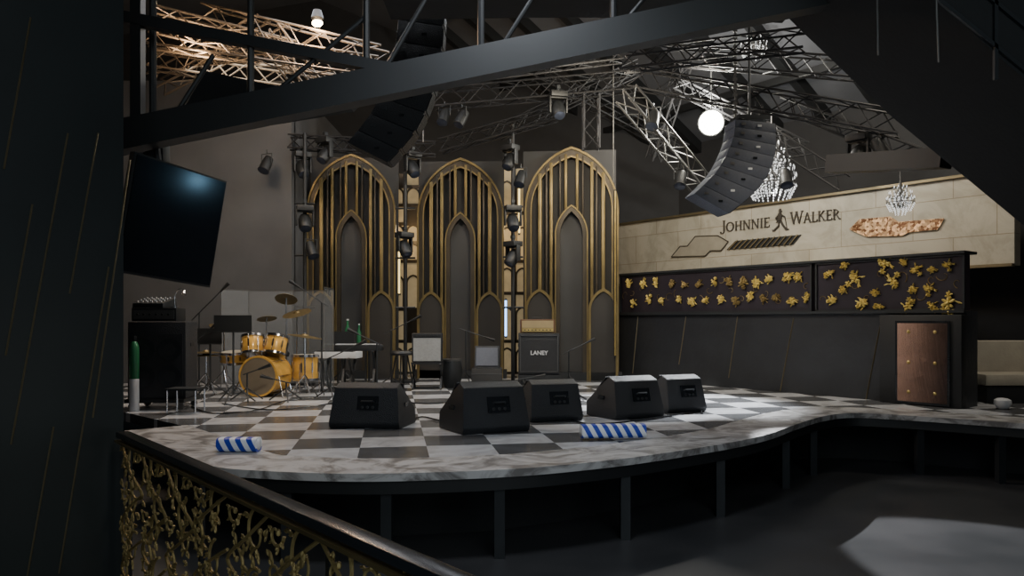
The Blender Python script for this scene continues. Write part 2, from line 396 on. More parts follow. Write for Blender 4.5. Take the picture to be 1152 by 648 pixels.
def ring(m,cx,cy,rx,ry,w,a0=0,a1=2*PI,n=20):
    for i in range(n):
        a=a0+(a1-a0)*i/n; b=a0+(a1-a0)*(i+1)/n
        def pt(t,k): 
            ww=w*(.35+.65*abs(math.cos(t))); return (cx+(rx-k*ww)*math.cos(t),cy+(ry-k*w*.5)*math.sin(t))
        m.prism([pt(a,0),pt(b,0),pt(b,1),pt(a,1)],0,.02,RX(PI/2))
def letter(ch):
    m=MB(); S1=.10; s2=.05; D1=.11
    def ser(x,y,w=.11): hb(m,x-w,x+w,y+(.022 if y==0 else -.022))
    if ch=='J': stroke(m,.25,.05,.25,1,S1); ser(.25,1); ring(m,.1,.03,.20,.2,.1,-PI,0,10); wd=.42
    if ch=='O': ring(m,.46,.5,.44,.52,.14); wd=.95
    if ch=='H': stroke(m,.18,0,.18,1,S1);stroke(m,.68,0,.68,1,S1);hb(m,.18,.68,.52);[ser(x,y) for x in(.18,.68) for y in(0,1)]; wd=.88
    if ch=='N': stroke(m,.15,0,.15,1,s2);stroke(m,.72,0,.72,1,s2);stroke(m,.70,0,.15,1,D1);ser(.15,0);ser(.15,1);ser(.72,1); wd=.9
    if ch=='I': stroke(m,.18,0,.18,1,S1);ser(.18,0);ser(.18,1); wd=.38
    if ch=='E': stroke(m,.18,0,.18,1,S1);hb(m,.05,.6,.975);hb(m,.05,.62,.025);hb(m,.18,.5,.52);stroke(m,.6,.0,.62,.2,.04);stroke(m,.58,.82,.58,1,.04); wd=.68
    if ch=='W': stroke(m,.36,0,.12,1,D1);stroke(m,.36,0,.6,1,s2);stroke(m,.84,0,.6,1,D1);stroke(m,.84,0,1.08,1,s2);ser(.12,1);ser(.6,1,.09);ser(1.08,1); wd=1.18
    if ch=='A': stroke(m,.12,0,.42,1,s2);stroke(m,.74,0,.43,1,D1);hb(m,.22,.64,.35);ser(.12,0,.1);ser(.74,0,.12); wd=.86
    if ch=='L': stroke(m,.18,0,.18,1,S1);ser(.18,1);hb(m,.05,.6,.025);stroke(m,.58,0,.6,.22,.04); wd=.64
    if ch=='K': stroke(m,.18,0,.18,1,S1);ser(.18,0);ser(.18,1);stroke(m,.22,.45,.65,1,s2);stroke(m,.72,0,.34,.6,D1);ser(.72,0,.11);ser(.65,1,.09); wd=.84
    if ch=='R': stroke(m,.18,0,.18,1,S1);ser(.18,0);ser(.18,1);ring(m,.26,.74,.34,.26,.11,-PI/2,PI/2,10);hb(m,.18,.3,.975);hb(m,.18,.3,.49);stroke(m,.72,0,.38,.5,D1);ser(.72,0,.1); wd=.8
    return m,wd
sx0,sz0=bl(812,261)
sg=thing('wall_lettering','dark bronze serif lettering with striding figure emblem on ivory wall','sign',b0-U*sx0+Vector((0,0,sz0))-NN*.003,TH)
def word(txt,xa,xb,H,zoff):
    ms=[letter(c) for c in txt]; sc=[1.25]+[1]*(len(txt)-1)
    tot=sum(w*s for (m,w),s in zip(ms,sc)); x=xa; k=(xb-xa)/tot
    for (m,w_),s,c in zip(ms,sc,txt):
        m.v=[(a*k*s+x,b,e*H*s+zoff) for a,b,e in m.v]; x+=w_*k*s
        m.build('letter','letter',sg,smooth=False)
def lx(px): return bl(px,250)[0]-sx0
zH=(bl(880,240)[1]-bl(880,250.8)[1])
zo=bl(880,253.5)[1]-sz0
word('JOHNNIE',lx(812),lx(867),zH,zo); word('WALKER',lx(889),lx(946),zH,zo)
mx=(lx(869)+lx(887))/2; hh=bl(878,235)[1]-bl(878,259)[1]; z0=bl(878,259)[1]-sz0
man=MB()
def mp(poly): man.prism([(mx+a*hh*.92,z0+b*hh) for a,b in poly],0,.02,RX(PI/2))
mp([(-.03,.84),(.09,.84),(.08,.90),(.07,1.0),(-.03,1.0),(-.03,.90)]); mp([(-.08,.90),(.13,.87),(.13,.90),(-.08,.93)])
mp([(-.04,.84),(.07,.84),(.09,.78),(.12,.62),(.08,.45),(.14,.38),(-.02,.42),(-.20,.36),(-.12,.55),(-.10,.74)])
mp([(-.10,.46),(.02,.44),(-.12,.22),(-.36,.04),(-.44,.08),(-.42,.0),(-.30,-.01),(-.04,.18)])
mp([(-.02,.46),(.10,.46),(.22,.24),(.40,.05),(.50,.03),(.50,-.01),(.32,-.01),(.12,.22)])
mp([(.08,.76),(.30,.62),(.28,.57),(.10,.66)]); mp([(.28,.62),(.30,.62),(.42,.02),(.405,.02)]); mp([(-.08,.74),(-.26,.60),(-.22,.5),(-.17,.52),(-.18,.58),(-.06,.66)])
man.build('striding_emblem','letter',sg,smooth=False,label='walking figure emblem with hat and cane')
# ---------------------------------------------------------------- roof
def off(o,s,z): p=NN*o-U*s; return (p.x,p.y,z)
rf=MB(); 
for (o0,z0_,o1,z1_) in ((13.6,4.7,6.4,8.4),(6.4,8.4,-8,5.2)):
    rf.add([off(o0,-20,z0_),off(o0,16,z0_),off(o1,16,z1_),off(o1,-20,z1_)],[(0,1,2,3)])
struct(rf,'ceiling','roof',smooth=False)
for k in range(15):
    s_=-13+k*.95
    o=MB().bar(off(13.6,s_,4.6),off(6.4,s_,8.28),.14,.2).build('roof_rafter','black'); tag(o,'long steel roof rafter under the dark sloping roof','rafter','roof rafters')
for k in range(4):
    z=4.6+.9*k+.3; o_=13.6-(z-4.6)*7.2/3.68
    o=MB().bar(off(o_,-14,z-.18),off(o_,3,z-.18),.08,.12).build('roof_purlin','black'); tag(o,'steel purlin crossing beneath the roof rafters','purlin','roof purlins')
# ---------------------------------------------------------------- trusses
def truss(a,b,w,m,label,group='lighting trusses under the roof',r=.015,bay=None,h=None):
    a=Vector(a);b=Vector(b); h=h or w
    t=thing('lattice_truss',label,'truss',a,0,group)
    d=b-a; L=d.length; d=d/L; up=Vector((0,0,1)) if abs(d.z)<.9 else Vector((0,1,0)); s_=d.cross(up).normalized(); u=s_.cross(d)
    cs=[s_*i*w/2+u*j*h/2 for i,j in((-1,-1),(1,-1),(1,1),(-1,1))]
    for c in cs: MB().tube([c,c+d*L],r,6).build('chord',m,t)
    lc=MB(); n=max(2,int(L/(bay or w*1.0)))
    for k in range(n):
        for q in range(4):
            c0,c1=cs[q],cs[(q+1)%4]
            if k%2: c0,c1=c1,c0
            lc.tube([c0+d*L*k/n,c1+d*L*(k+1)/n],r*.6,4)
    lc.build('lacing',m,t); return t
truss(P(712,88,10.5),P(1015,140,8.8),.26,'alud','dark truss running right above the hanging lamp')
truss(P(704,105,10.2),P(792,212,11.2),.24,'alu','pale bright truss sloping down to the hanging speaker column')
truss(P(745,62,11),P(965,78,9.5),.24,'alud','highest truss on the right, level under the roof')
truss(P(862,150,10.8),P(948,205,10.2),.22,'alud','short truss sloping down right of the hanging speaker column')
truss(P(488,112,11.5),P(712,92,11),.26,'alud','level truss above the second and third arches')
truss(P(665,108,11),P(665,168,11),.22,'alud','short vertical truss drop above the third arch')
truss(P(325,160,11.8),P(490,168,12),.2,'alud','low truss just above the first arch')
truss(P(495,165,12.2),P(625,128,11.8),.2,'alud','truss rising to the right above the second arch')
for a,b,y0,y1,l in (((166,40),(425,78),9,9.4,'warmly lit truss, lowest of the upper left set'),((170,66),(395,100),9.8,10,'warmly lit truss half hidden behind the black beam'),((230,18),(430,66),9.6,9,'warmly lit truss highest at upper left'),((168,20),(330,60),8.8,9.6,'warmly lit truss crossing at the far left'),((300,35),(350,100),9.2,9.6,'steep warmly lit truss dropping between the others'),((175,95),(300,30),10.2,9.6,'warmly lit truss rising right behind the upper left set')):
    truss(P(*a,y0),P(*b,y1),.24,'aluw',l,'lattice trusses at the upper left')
truss(P(880,118,10.2),P(1045,180,8.6),.18,'alud','thin truss passing below the long right truss')
truss(P(600,80,12.5),P(770,170,13.3),.2,'alud','far truss behind the bright lamp')
truss(P(560,150,12.4),P(720,75,12),.2,'alud','dark truss crossing behind the short vertical drop')
truss(P(500,85,10.6),P(700,60,10.4),.2,'alud','dark truss just under the black ceiling panel')
truss(P(760,95,11.6),P(905,168,11.4),.18,'alud','dark truss sloping right behind the curved speaker column')
truss(P(700,70,9.6),P(905,45,8.6),.22,'alud','truss rising right beside the hoist chain')
truss(P(735,180,12.4),P(770,70,11.8),.18,'alud','steep truss left of the bright lamp')
# foreground beam
fb=thing('roof_beam','huge black steel roof beam crossing the upper left foreground','beam',P(160,150,5))
o0=P(160,150,5)
def rel(p): return p-o0
MB().bar(rel(P(120,158,5)),rel(P(1010,-25,5)),.14,.2).build('bottom_chord','black',fb)
MB().bar(rel(P(140,20,5)),rel(P(470,84,5)),.08,.07).build('top_chord','black',fb)
MB().bar(rel(P(155,-10,5)),rel(P(155,150,5)),.07,.07).build('upright','black',fb)
for px,y1 in((282,118),(412,92),(541,66),(690,40)): MB().tube([rel(P(px,-30,5)),rel(P(px,y1,5))],.024,8).build('upright','black',fb)
for a,b in (((484,-10),(432,80)),((604,-10),(556,66)),((184,150),(240,62)),((740,-20),(690,40)),((300,112),(410,20))): MB().tube([rel(P(*a,5)),rel(P(*b,5))],.016,8).build('brace','black',fb)
def pxslab(name,pxs,Y0,Y1,m,label,cat,seams=()):
    p=[P(a,b,Y0) for a,b in pxs]; c=p[0]; t=thing(name,label,cat,c)
    mb=MB(); k=len(p); vs=[q-c for q in p]+[Vector((q.x,Y1,q.z))-c for q in p]
    mb.add(vs,[tuple(range(k)),tuple(range(k,2*k))[::-1]]+[(i,(i+1)%k,k+(i+1)%k,k+i) for i in range(k)])
    mb.build('panel',m,t,smooth=False)
    for a,b in seams: MB().bar(P(*a,Y1-.012)-c,P(*b,Y1-.012)-c,.02,.02).build('batten','steel',t)
    return t
pxslab('ceiling_baffle',[(775,-90),(905,38),(1004,132),(1152,254),(1400,458),(1400,-90)],5.4,4.2,'blackm','large black sloping ceiling bulkhead filling the upper right','bulkhead',[((1120,-20),(1120,90)),((1020,-30),(1160,85)),((1080,-30),(1160,36))])
pxslab('ceiling_baffle',[(430,-60),(440,22),(600,20),(760,20),(880,26),(900,-60)],6.4,5.6,'blackm','black ceiling panel above the roof beam at top centre','bulkhead')
pxslab('ceiling_baffle',[(205,140),(236,84),(330,104),(420,106),(398,126),(190,160)],6.2,6.1,'blackm','black angled board hanging behind the roof beam at left','bulkhead')
for a,b,l in (((988,62),(986,-40),'left of two thin pale conduits at the top right'),((1056,70),(1052,-40),'right of two thin pale conduits at the top right')):
    o=MB().tube([P(*a,4.15),P(*b,4.15)],.005,6).build('conduit','alu'); tag(o,l,'pipe')
o=MB().bar(P(935,185,8.8),P(1065,178,7.6),.2,.2).build('steel_beam','black'); tag(o,'black steel box beam crossing before the ivory wall top','beam')
# ---------------------------------------------------------------- TV
tc_=[P(155,168,4.6),P(257,207,5.2),P(236,321,5.15),P(127,308,4.55)]
ctr=sum(tc_,Vector())/4
t=thing('television','large black flat television hung tilted on the left above the stage','television',ctr)
xa=((tc_[1]-tc_[0])+(tc_[2]-tc_[3])).normalized(); za=((tc_[0]-tc_[3])+(tc_[1]-tc_[2])); za=(za-xa*za.dot(xa)).normalized(); ya=za.cross(xa)
X=Matrix((xa,ya,za)).transposed().to_4x4()
w_=((tc_[1]-tc_[0]).length+(tc_[2]-tc_[3]).length)/2; h_=((tc_[0]-tc_[3]).length+(tc_[1]-tc_[2]).length)/2
MB().box((0,.03,0),(w_,.05,h_),X).build('housing','black',t,bevel=.006)
MB().box((0,-.0,0),(w_-.03,.012,h_-.03),X).build('screen','screen',t)
MB().box((0,.08,0),(.3,.08,.25),X).tube([X@Vector((0,.1,0)),P(172,130,5.2)-ctr,P(172,-20,5.2)-ctr],.025,8).build('mount','black',t)
cam0=Vector((0,0,1.6)); dr=(P(221,203,1)-cam0); k_=(ctr-cam0).dot(ya)/dr.dot(ya); H_=cam0+dr*k_
rr=(dr-ya*2*dr.dot(ya)).normalized(); LP=H_+rr*2.6
# ---------------------------------------------------------------- gothic arches
def arch(w,hs,rise,n=10):
    r=(rise*rise+w*w/4)/w; pts=[(-w/2,0),(-w/2,hs)]
    a_end=math.atan2(rise,(0-(-w/2+r)))
    for i in range(1,n+1):
        a=PI+(a_end-PI)*i/n; pts.append((-w/2+r+r*math.cos(a),hs+r*math.sin(a)))
    rt=[(-x,z) for x,z in pts[:-1]][::-1]
    return pts+rt
def arch_frame(m,w,hs,rise,wd,y,dy):
    o_=arch(w,hs,rise); i_=arch(w-2*wd,hs,rise-wd*1.3)
    vs=[];fs=[]
    for (a,b),(c,d) in zip(o_,i_): vs+=[(a,y,b),(a,y+dy,b),(c,y+dy,d),(c,y,d)]
    for k in range(len(o_)-1):
        for j in range(4): fs.append((k*4+j,k*4+(j+1)%4,(k+1)*4+(j+1)%4,(k+1)*4+j))
    m.add(vs,fs)
def archz(x,w,hs,rise):
    r=(rise*rise+w*w/4)/w; x=-abs(x); d=x-(-w/2+r); return hs+math.sqrt(max(0,r*r-d*d))
def gothic(label,loc_,rz,W,H,rise,side):
    t=thing('gothic_arch_panel',label,'arch panel',loc_,rz,'pointed arch screens at the back of the stage'); hs=H-rise
    MB().box((side*.04,.16,H/2-.01),(W*1.0,.05,H-.02)).build('backing_board','greyp',t)
    pts=arch(W-.04,hs,rise-.02); MB().prism(pts,-.06,-.02,RX(PI/2)).build('arch_board','niche',t,smooth=False)
    m=MB(); arch_frame(m,W,hs,rise,.12,-.10,.18); m.build('outer_frame','brown',t)
    m=MB(); arch_frame(m,W-.01,hs,rise-.01,.03,-.13,.05); m.build('gold_trim','antique',t)
    m=MB(); arch_frame(m,W-.20,hs,rise-.155,.022,-.12,.06); m.build('gold_trim','golddim',t)
    iw=W*.35; ih=H*.62
    m=MB(); arch_frame(m,iw,ih,.5,.085,-.14,.18); m.build('inner_arch','brown',t)
    m=MB(); arch_frame(m,iw,ih,.5,.02,-.16,.03); m.build('inner_gold_trim','antique',t)
    m=MB(); m.prism(arch(iw-.15,ih,.36),-.012,0,RX(PI/2)); m.build('inner_board','greyp',t,smooth=False)
    for x,wd,mt in ((.335,.06,'antique'),(.265,.03,'brown'),(.215,.05,'antique'),(.12,.03,'brown'),(.06,.045,'antique')):
        for s_ in(-1,1):
            xx=x*W*s_; zt_=archz(xx,W,hs,rise)-.1
            zb_=archz(xx,iw,ih,.5) if abs(xx)<iw/2 else 0
            MB().box((xx,-.06,(zt_+zb_)/2),(wd,.13 if mt=='antique' else .16,zt_-zb_)).build('mullion',mt,t,bevel=.008)
    for s_ in(-1,1):
        m=MB(); arch_frame(m,W*.31,H*.30,.36,.04,-.18,.08); sa=m.build('side_arch','antique',t); sa.location=(s_*W*.335,0,0)
        m=MB().prism(arch(W*.31-.07,H*.30,.30),.13,.15,RX(PI/2)); q_=m.build('side_board','niche',sa,smooth=False)
    MB().box((0,0,.07),(W+.1,.3,.14)).build('plinth','black',t)
    return t
def zz(py,Y): return 1.6+(360-py)*Y/F
Y=13.0
gothic('left gothic pointed arch screen, behind the drum kit and keyboards',(P(396,0,Y).x,Y,.6),.12,1.5,zz(174,Y)-.6,1.0,1)
gothic('middle gothic pointed arch screen, between the other two',(P(518,0,Y).x,Y+.1,.6),0,1.5,zz(177,Y)-.6,1.0,0)
gothic('right gothic pointed arch screen, behind the guitar amplifier stack',(P(643,0,12.6).x,12.6,.6),-.1,1.56,zz(166,12.6)-.6,1.05,-1)
for i,(x0,x1,y0,y1,l) in enumerate(((324,350,172,335,'narrow backlit lattice panel left of the left arch'),(438,474,196,400,'backlit lattice panel between left and middle arches'),(562,596,190,400,'backlit lattice panel between middle and right arches'))):
    Yw=14.2; a=P(x0,y1,Yw); b=P(x1,y0,Yw); t=thing('lattice_window',l,'lattice panel',((a.x+b.x)/2,Yw,.6),0,'backlit lattice panels between the arches')
    W=b.x-a.x; zt_=b.z-.6
    MB().box((0,0,zt_/2),(W,.03,zt_)).build('pane','cream',t)
    m=MB()
    for k in range(3): m.box((-W/2+W*k/2,-.03,zt_/2),(.05,.04,zt_))
    z_=0
    while z_<zt_-.2:
        hgt=R.choice((.35,.6,.9)); m.box((0,-.03,z_),(W,.04,.06))
        if R.random()<.4: m.box((R.choice((-1,1))*W/4,-.03,z_+min(hgt,zt_-z_)/2),(W/2,.03,min(hgt,zt_-z_)))
        else:
            for sx in(-1,1):
                pr=arch(W*.4,min(hgt,zt_-z_)*.55,.14,5); m.tube([(x+sx*W/4,-.03,z+z_) for x,z in pr],.02,5)
        z_+=hgt
    m.build('lattice','brown',t)
def tower(px,Y,ytop,label):
    zt_=zz(ytop,Y)
    t=thing('light_tower',label,'lighting stand',(P(px,0,Y).x,Y,.6),0,'lighting stands between the arches')
    MB().tube([(0,0,.02),(0,0,zt_-.6)],.03,8).build('pole','black',t)
    MB().box((0,0,.02),(.4,.4,.04)).build('base','black',t,bevel=.005)
    for k in (1.2,2.0,2.8): MB().tube([(-.16,0,k),(.16,0,k)],.018,6).build('crossbar','black',t)
    return t
tower(343,11.7,150,'lighting stand just left of the left arch'); tower(456,12.2,150,'lighting stand between left and middle arches'); tower(577,12.0,140,'lighting stand between middle and right arches')
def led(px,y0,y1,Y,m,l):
    a=P(px,y1,Y);b=P(px,y0,Y); t=thing('slim_tube',l,'led light',a,0,'slim led tubes by the arches')
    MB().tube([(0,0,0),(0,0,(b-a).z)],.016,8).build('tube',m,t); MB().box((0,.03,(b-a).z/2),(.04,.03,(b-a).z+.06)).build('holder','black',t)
led(334,200,262,12.4,'yglint','glowing amber rod added for the reflection left of the left arch'); led(449,262,330,12.4,'yglint','glowing amber rod added for the reflection between left and middle arches')  # amber rods imitate reflections, they are no lamps
led(569,338,378,12.2,'blue','blue led tube beside the guitar amplifier stack'); led(584,212,262,12.2,'yglint','glowing amber rod added for the reflection high by the right arch')
led(692,215,400,12.3,'gold','brass rod standing along the right arch edge')
# ---------------------------------------------------------------- moving heads / cans
mh=thing('moving_head_light','x','stage light',(0,0,0),0,'stage lights on the trusses')
MB().box((0,0,-.04),(.3,.24,.1)).build('base','black',mh,bevel=.01)
MB().tube([(0,0,.0),(0,0,.08)],.03,8).box((0,0,.09),(.06,.08,.06)).build('clamp','steel',mh)
MB().box((-.15,0,-.22),(.03,.1,.3)).box((.15,0,-.22),(.03,.1,.3)).box((0,0,-.1),(.3,.1,.03)).build('yoke','black',mh,bevel=.005)
XH=T(0,0,-.3)@RX(2.5)
hd=MB().lathe([(.04,-.16),(.09,-.14),(.12,-.05),(.12,.1),(.105,.16),(.1,.17)],16,XH).build('head','black',mh)
MB().lathe([(.01,.165),(.088,.166),(.09,.175),(.03,.185)],16,XH).build('lens','lens',hd)
pc=thing('par_can','x','stage light',(0,0,0),0,'stage lights on the trusses')
XH=T(0,0,-.2)@RX(2.6)
hd=MB().lathe([(.05,-.15),(.08,-.13),(.1,0),(.1,.15),(.11,.16),(.11,.18)],14,XH).build('can','black',pc)
MB().lathe([(.01,.17),(.095,.171),(.095,.182),(.01,.186)],14,XH).build('lens','lens',hd)
MB().tube([(-.12,0,-.2),(-.12,0,-.02),(.12,0,-.02),(.12,0,-.2)],.01,5).tube([(0,0,-.02),(0,0,.06)],.015,6).build('yoke','steel',pc)
spots=[('m',172,148,6.2,'stage light by the television bracket at far left'),('p',300,172,11.6,'spotlight on grey wall left of the left arch'),('m',340,172,11.8,'moving light at left end of the truss above the left arch'),('m',366,156,11.8,'moving light nearest above the left arch point'),
('m',464,172,12,'moving light above the gap between left and middle arches'),('p',500,118,11.4,'left of two spotlights at the left end of the level truss'),('p',520,120,11.4,'right of two spotlights at the left end of the level truss'),('m',574,164,12,'moving light above the gap between middle and right arches'),
('p',586,188,11.8,'small spotlight below the moving light near the right arch'),('m',628,104,11,'box shaped light on the level truss above the right arch'),('p',735,120,10.4,'spotlight on the bright sloping truss'),('p',766,188,10.9,'spotlight at the foot of the bright sloping truss'),
('p',850,118,10,'spotlight right of the bright lamp on the long truss'),('m',966,152,9.2,'moving light hanging under the long right truss'),('p',990,150,9,'spotlight at the right end of the long right truss'),('p',884,186,10.4,'spotlight on the short right truss'),
('m',455,262,12.0,'moving light halfway up the stand between left and middle arches'),('m',577,232,11.8,'upper moving light on the stand beside the right arch'),('m',577,272,11.8,'lower moving light on the stand beside the right arch'),('m',343,232,11.6,'moving light on the stand left of the left arch'),('p',350,268,11.6,'small spotlight low on the stand left of the left arch')]
for k,px,py,Y,l in spots:
    dup(mh if k=='m' else pc,P(px,py,Y),(0,0,R.uniform(-.9,.9)),l,sc=.82)
for r in (mh,pc):
    for c in list(r.children):
        for g_ in list(c.children): bpy.data.objects.remove(g_)
        bpy.data.objects.remove(c)
    bpy.data.objects.remove(r)
lp=P(800,138,11)
t=thing('flood_lamp','blazing white flood lamp hanging beneath the right trusses','lamp',lp)
Q=(Vector((0,0,1.6))-lp).normalized().to_track_quat('Z','Y').to_matrix().to_4x4()
MB().lathe([(.05,-.2),(.1,-.18),(.15,-.04),(.19,.0),(.19,.02)],20,Q).build('housing','black',t)
MB().ell((0,0,.03),(.17,.17,.09),Q,n=18,m=8).build('bulb','bulb',t)
MB().tube([(0,0,.08),(0,.0,.8)],.012,6).build('hanger','steel',t)
# line arrays
def linearray(label,outer,innr,Y,D,ang,m):
    O=[P(a,b,Y) for a,b in outer]; I=[P(a,b,Y) for a,b in innr]; c=(O[0]+I[0])/2
    t=thing('line_array_speaker',label,'hanging speaker',c,0)
    X=RZ(ang)
    for i in range(len(O)-1):
        e=.012
        q=[O[i].lerp(O[i+1],e),O[i].lerp(O[i+1],1-e),I[i].lerp(I[i+1],1-e),I[i].lerp(I[i+1],e)]; q=[p-c for p in q]
        f=[Vector((p.x,-D/2,p.z)) for p in q]; b=[Vector((p.x,D/2,p.z)) for p in q]
        cb=MB().add(f+b,[(0,1,2,3),(7,6,5,4),(0,4,5,1),(1,5,6,2),(2,6,7,3),(3,7,4,0)],X).build('cabinet',m,t,bevel=.003)
        qq=[q[0].lerp(q[1],.1),q[0].lerp(q[1],.9)]; n_=(q[0]-q[3]).normalized()*.012
        f=[Vector((p.x,-D*.46,p.z)) for p in qq]+[Vector((p.x,D*.46,p.z)) for p in qq[::-1]]
        MB().add(f+[p+n_ for p in f],[(0,1,2,3),(7,6,5,4),(0,4,5,1),(1,5,6,2),(2,6,7,3),(3,7,4,0)],X).build('grille','grille',cb)
        ce=(q[0]*.2+q[3]*.8)*.5+(q[1]*.2+q[2]*.8)*.5
        MB().box((ce.x,-D/2-.006,ce.z),(.05,.012,.03),X).build('rigging_plate','alu' if m=='array' else 'steel',cb)
        ce=(q[0]*.6+q[3]*.4)*.5+(q[1]*.6+q[2]*.4)*.5
        MB().box((ce.x,-D/2-.006,ce.z),(.05,.012,.025),X).build('side_label','white' if m=='array' and i%2==0 else 'blackg',cb)
    MB().box((0,0,.06),(.4,.3,.05),X).tube([(0,0,.06),(0,0,1.5)],.015,6).build('fly_frame','steel',t)
def smooth_px(l,n=2):
    return [(v.x,v.y) for v in cr([Vector((a,b,0)) for a,b in l],n)]
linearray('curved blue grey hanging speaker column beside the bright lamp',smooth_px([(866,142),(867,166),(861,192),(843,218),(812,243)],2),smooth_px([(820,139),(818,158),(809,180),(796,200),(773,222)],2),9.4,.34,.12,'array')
linearray('tall dark hanging speaker column behind the roof beam',smooth_px([(500,16),(498,60),(488,108),(468,152),(438,186)],2),smooth_px([(452,10),(448,52),(438,94),(420,132),(394,164)],2),8.0,.3,0,'cab')
for px,y0,y1,Y,l in ((827,30,130,9.6,'hoist chain above the curved speaker column'),(690,55,205,11,'thin pale cable hanging left of the bright truss'),(476,60,160,11,'thin cable beside the far speaker column')):
    a=P(px,y1,Y); b=P(px,y0,Y); m=MB(); n=int((b-a).z/.05)
    m.tube([a,b],.010,5)
    if px==827:
        for k in range(n): m.box(tuple(a.lerp(b,k/n)),(.05 if k%2 else .02,.02 if k%2 else .05,.035))
    tag(m.build('hanging_cable','alu'),l,'cable')
def chandelier(label,loc_,s,tiers):
    t=thing('chandelier',label,'chandelier',loc_,0,'crystal chandeliers before the ivory wall')
    MB().lathe([(.02,0),(.03,.3),(.06,.35),(.03,.45),(.05,.8),(.02,.9),(.012,1.6)],10,Matrix.Scale(s,4)).build('stem','alu',t)
    cr_=MB(); 
    for (r,z,n) in tiers:
        m=MB(); m.tube([(r*s*math.cos(a),r*s*math.sin(a),z*s) for a in [2*PI*i/20 for i in range(21)]],.012*s,5)
        for i in range(n):
            a=2*PI*i/n; ca,sa=math.cos(a),math.sin(a)
            m.tube([(.03*s*ca,.03*s*sa,(z+.1)*s),(r*.6*s*ca,r*.6*s*sa,(z-.06)*s),(r*s*ca,r*s*sa,z*s),(r*s*ca,r*s*sa,(z+.12)*s)],.009*s,5)
            for k in range(5):
                zz_=(z-.05-.055*k)*s; q=.018*s
                x,y=r*s*ca*(1-.06*k),r*s*sa*(1-.06*k)
                cr_.add([(x+q,y,zz_),(x,y+q,zz_),(x-q,y,zz_),(x,y-q,zz_),(x,y,zz_+q*1.5),(x,y,zz_-q*1.5)],[(0,1,4),(1,2,4),(2,3,4),(3,0,4),(1,0,5),(2,1,5),(3,2,5),(0,3,5)])
            q=.02*s; x,y,z_=r*s*ca,r*s*sa,(z+.16)*s
            cr_.ell((x,y,z_),(q*.7,q*.7,q*2.2),n=6,m=4)
        m.build('arm_ring','alu',t)
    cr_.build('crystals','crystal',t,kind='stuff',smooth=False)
chandelier('large crystal chandelier right of the curved speaker column',P(868,216,11.0),.74,[(.46,.15,22),(.42,.3,20),(.34,.48,16),(.24,.64,12),(.14,.8,8)])
chandelier('small crystal chandelier above the rose gold wall panel',P(1013,234,9.0),.36,[(.42,.18,16),(.34,.36,12),(.2,.54,8),(.2,.05,8)])
chandelier('far small chandelier at the top near the hoist chain',P(848,62,12),.5,[(.4,.2,12),(.22,.45,8)])
# ---------------------------------------------------------------- wedges
def wedge(label,loc_,rz,w=.72,s=1):
    t=thing('stage_monitor',label,'speaker',loc_,rz,'floor monitor speakers on the stage')
    prof=[(-.25,0),(-.27,.05),(-.19,.37),(-.08,.41),(.24,.14),(.22,0)]
    vs=[];k=len(prof)
    for sx in(-1,1):
        for y,z in prof: vs.append((sx*w/2*(1-.12*max(0,z-.05)/.36)*(1-.12*(y<0)),y,z))
    vs=[(a*s,b*s,c*s) for a,b,c in vs]
    cab=MB().add(vs,[tuple(range(k)),tuple(range(k,2*k))[::-1]]+[(i,(i+1)%k,k+(i+1)%k,k+i) for i in range(k)]).build('cabinet','cab',t,bevel=.012)
    a=math.atan2(.08,.32); X=T(.03,-.233*s,.21*s)@RX(-a)
    pl=MB().box((0,-.004,.02),(.2*s,.012,.13*s),X).build('connector_plate','blackg',cab)
    MB().tube([X@Vector(p) for p in ((-.06,-.012,.03),(-.05,-.035,.035),(.05,-.035,.035),(.06,-.012,.03))],.009,6).build('handle','steel',pl)
    for q in(-.05,0,.05): MB().lathe([(.014,0),(.014,.008),(.008,.01)],10,X@T(q*s,-.01,-.02)@RX(PI/2)).build('socket','alud',pl)
    X2=T(0,.085*s,.288*s)@RX(-math.atan2(.27,.32))
    MB().box((0,0,0),(w*.82*s,.36*s,.012),X2).build('grille','grille',t)
    for sx in(-1,1): MB().box((sx*w*.44*s,0,.2*s),(.014,.12,.04),RY(0)).build('side_handle','blackg',t)
    return t
def wp(px,py,dy=.25): p=S(px,py); p.y+=dy; p.x=(px-576)/F*(p.y-dy*.6); return (p.x,p.y,.601)
wedge('black stage monitor on its own, leftmost of the five',wp(415,482),-.10,.76,1.0)
wedge('largest black stage monitor, second from left, overlapping its right neighbour',wp(545,487),.42,.68,1.08)
wedge('black stage monitor tucked behind the right side of the largest one',wp(618,474),.30,.64,.98)
wedge('black stage monitor fourth from left, overlapping the last one',wp(706,471),.45,.66,1.03)
wedge('black stage monitor farthest right of the five',wp(762,464),.38,.58,.97)
def bundle(label,px,py,L,h,rz):
    p=S(px,py); t=thing('striped_bundle',label,'bundle',(p.x,p.y+.09,.613),rz,'blue and white striped bundles on the stage edge')
    pr=[]
    for i in range(24):
        a=2*PI*i/24; c,s_=math.cos(a),math.sin(a)
        pr.append((math.copysign(abs(c)**.55,c)*h*.62,h/2+math.copysign(abs(s_)**.55,s_)*h/2))
    MB().prism(pr,-L/2,L/2,Matrix(((0,0,1,0),(1,0,0,0),(0,1,0,0),(0,0,0,1)))).build('wrap','stripe',t)
    for s_ in(-1,1): MB().ell((s_*L/2,0,h/2),(.012,h*.5,h*.42),n=12).build('end_cap','white',t)
bundle('short blue and white striped bundle near the left stage corner',264,512,.30,.105,-.03)
bundle('long blue and white striped bundle before the middle monitors',691,496,.54,.115,.08)
def cable(label,pxs,r=.008,z=.61):
    pts=cr([Vector((S(a,b).x,S(a,b).y,z)) for a,b in pxs],6); tag(MB().tube(pts,r,6).build('cable','blackg'),label,'cable','cables on the stage')
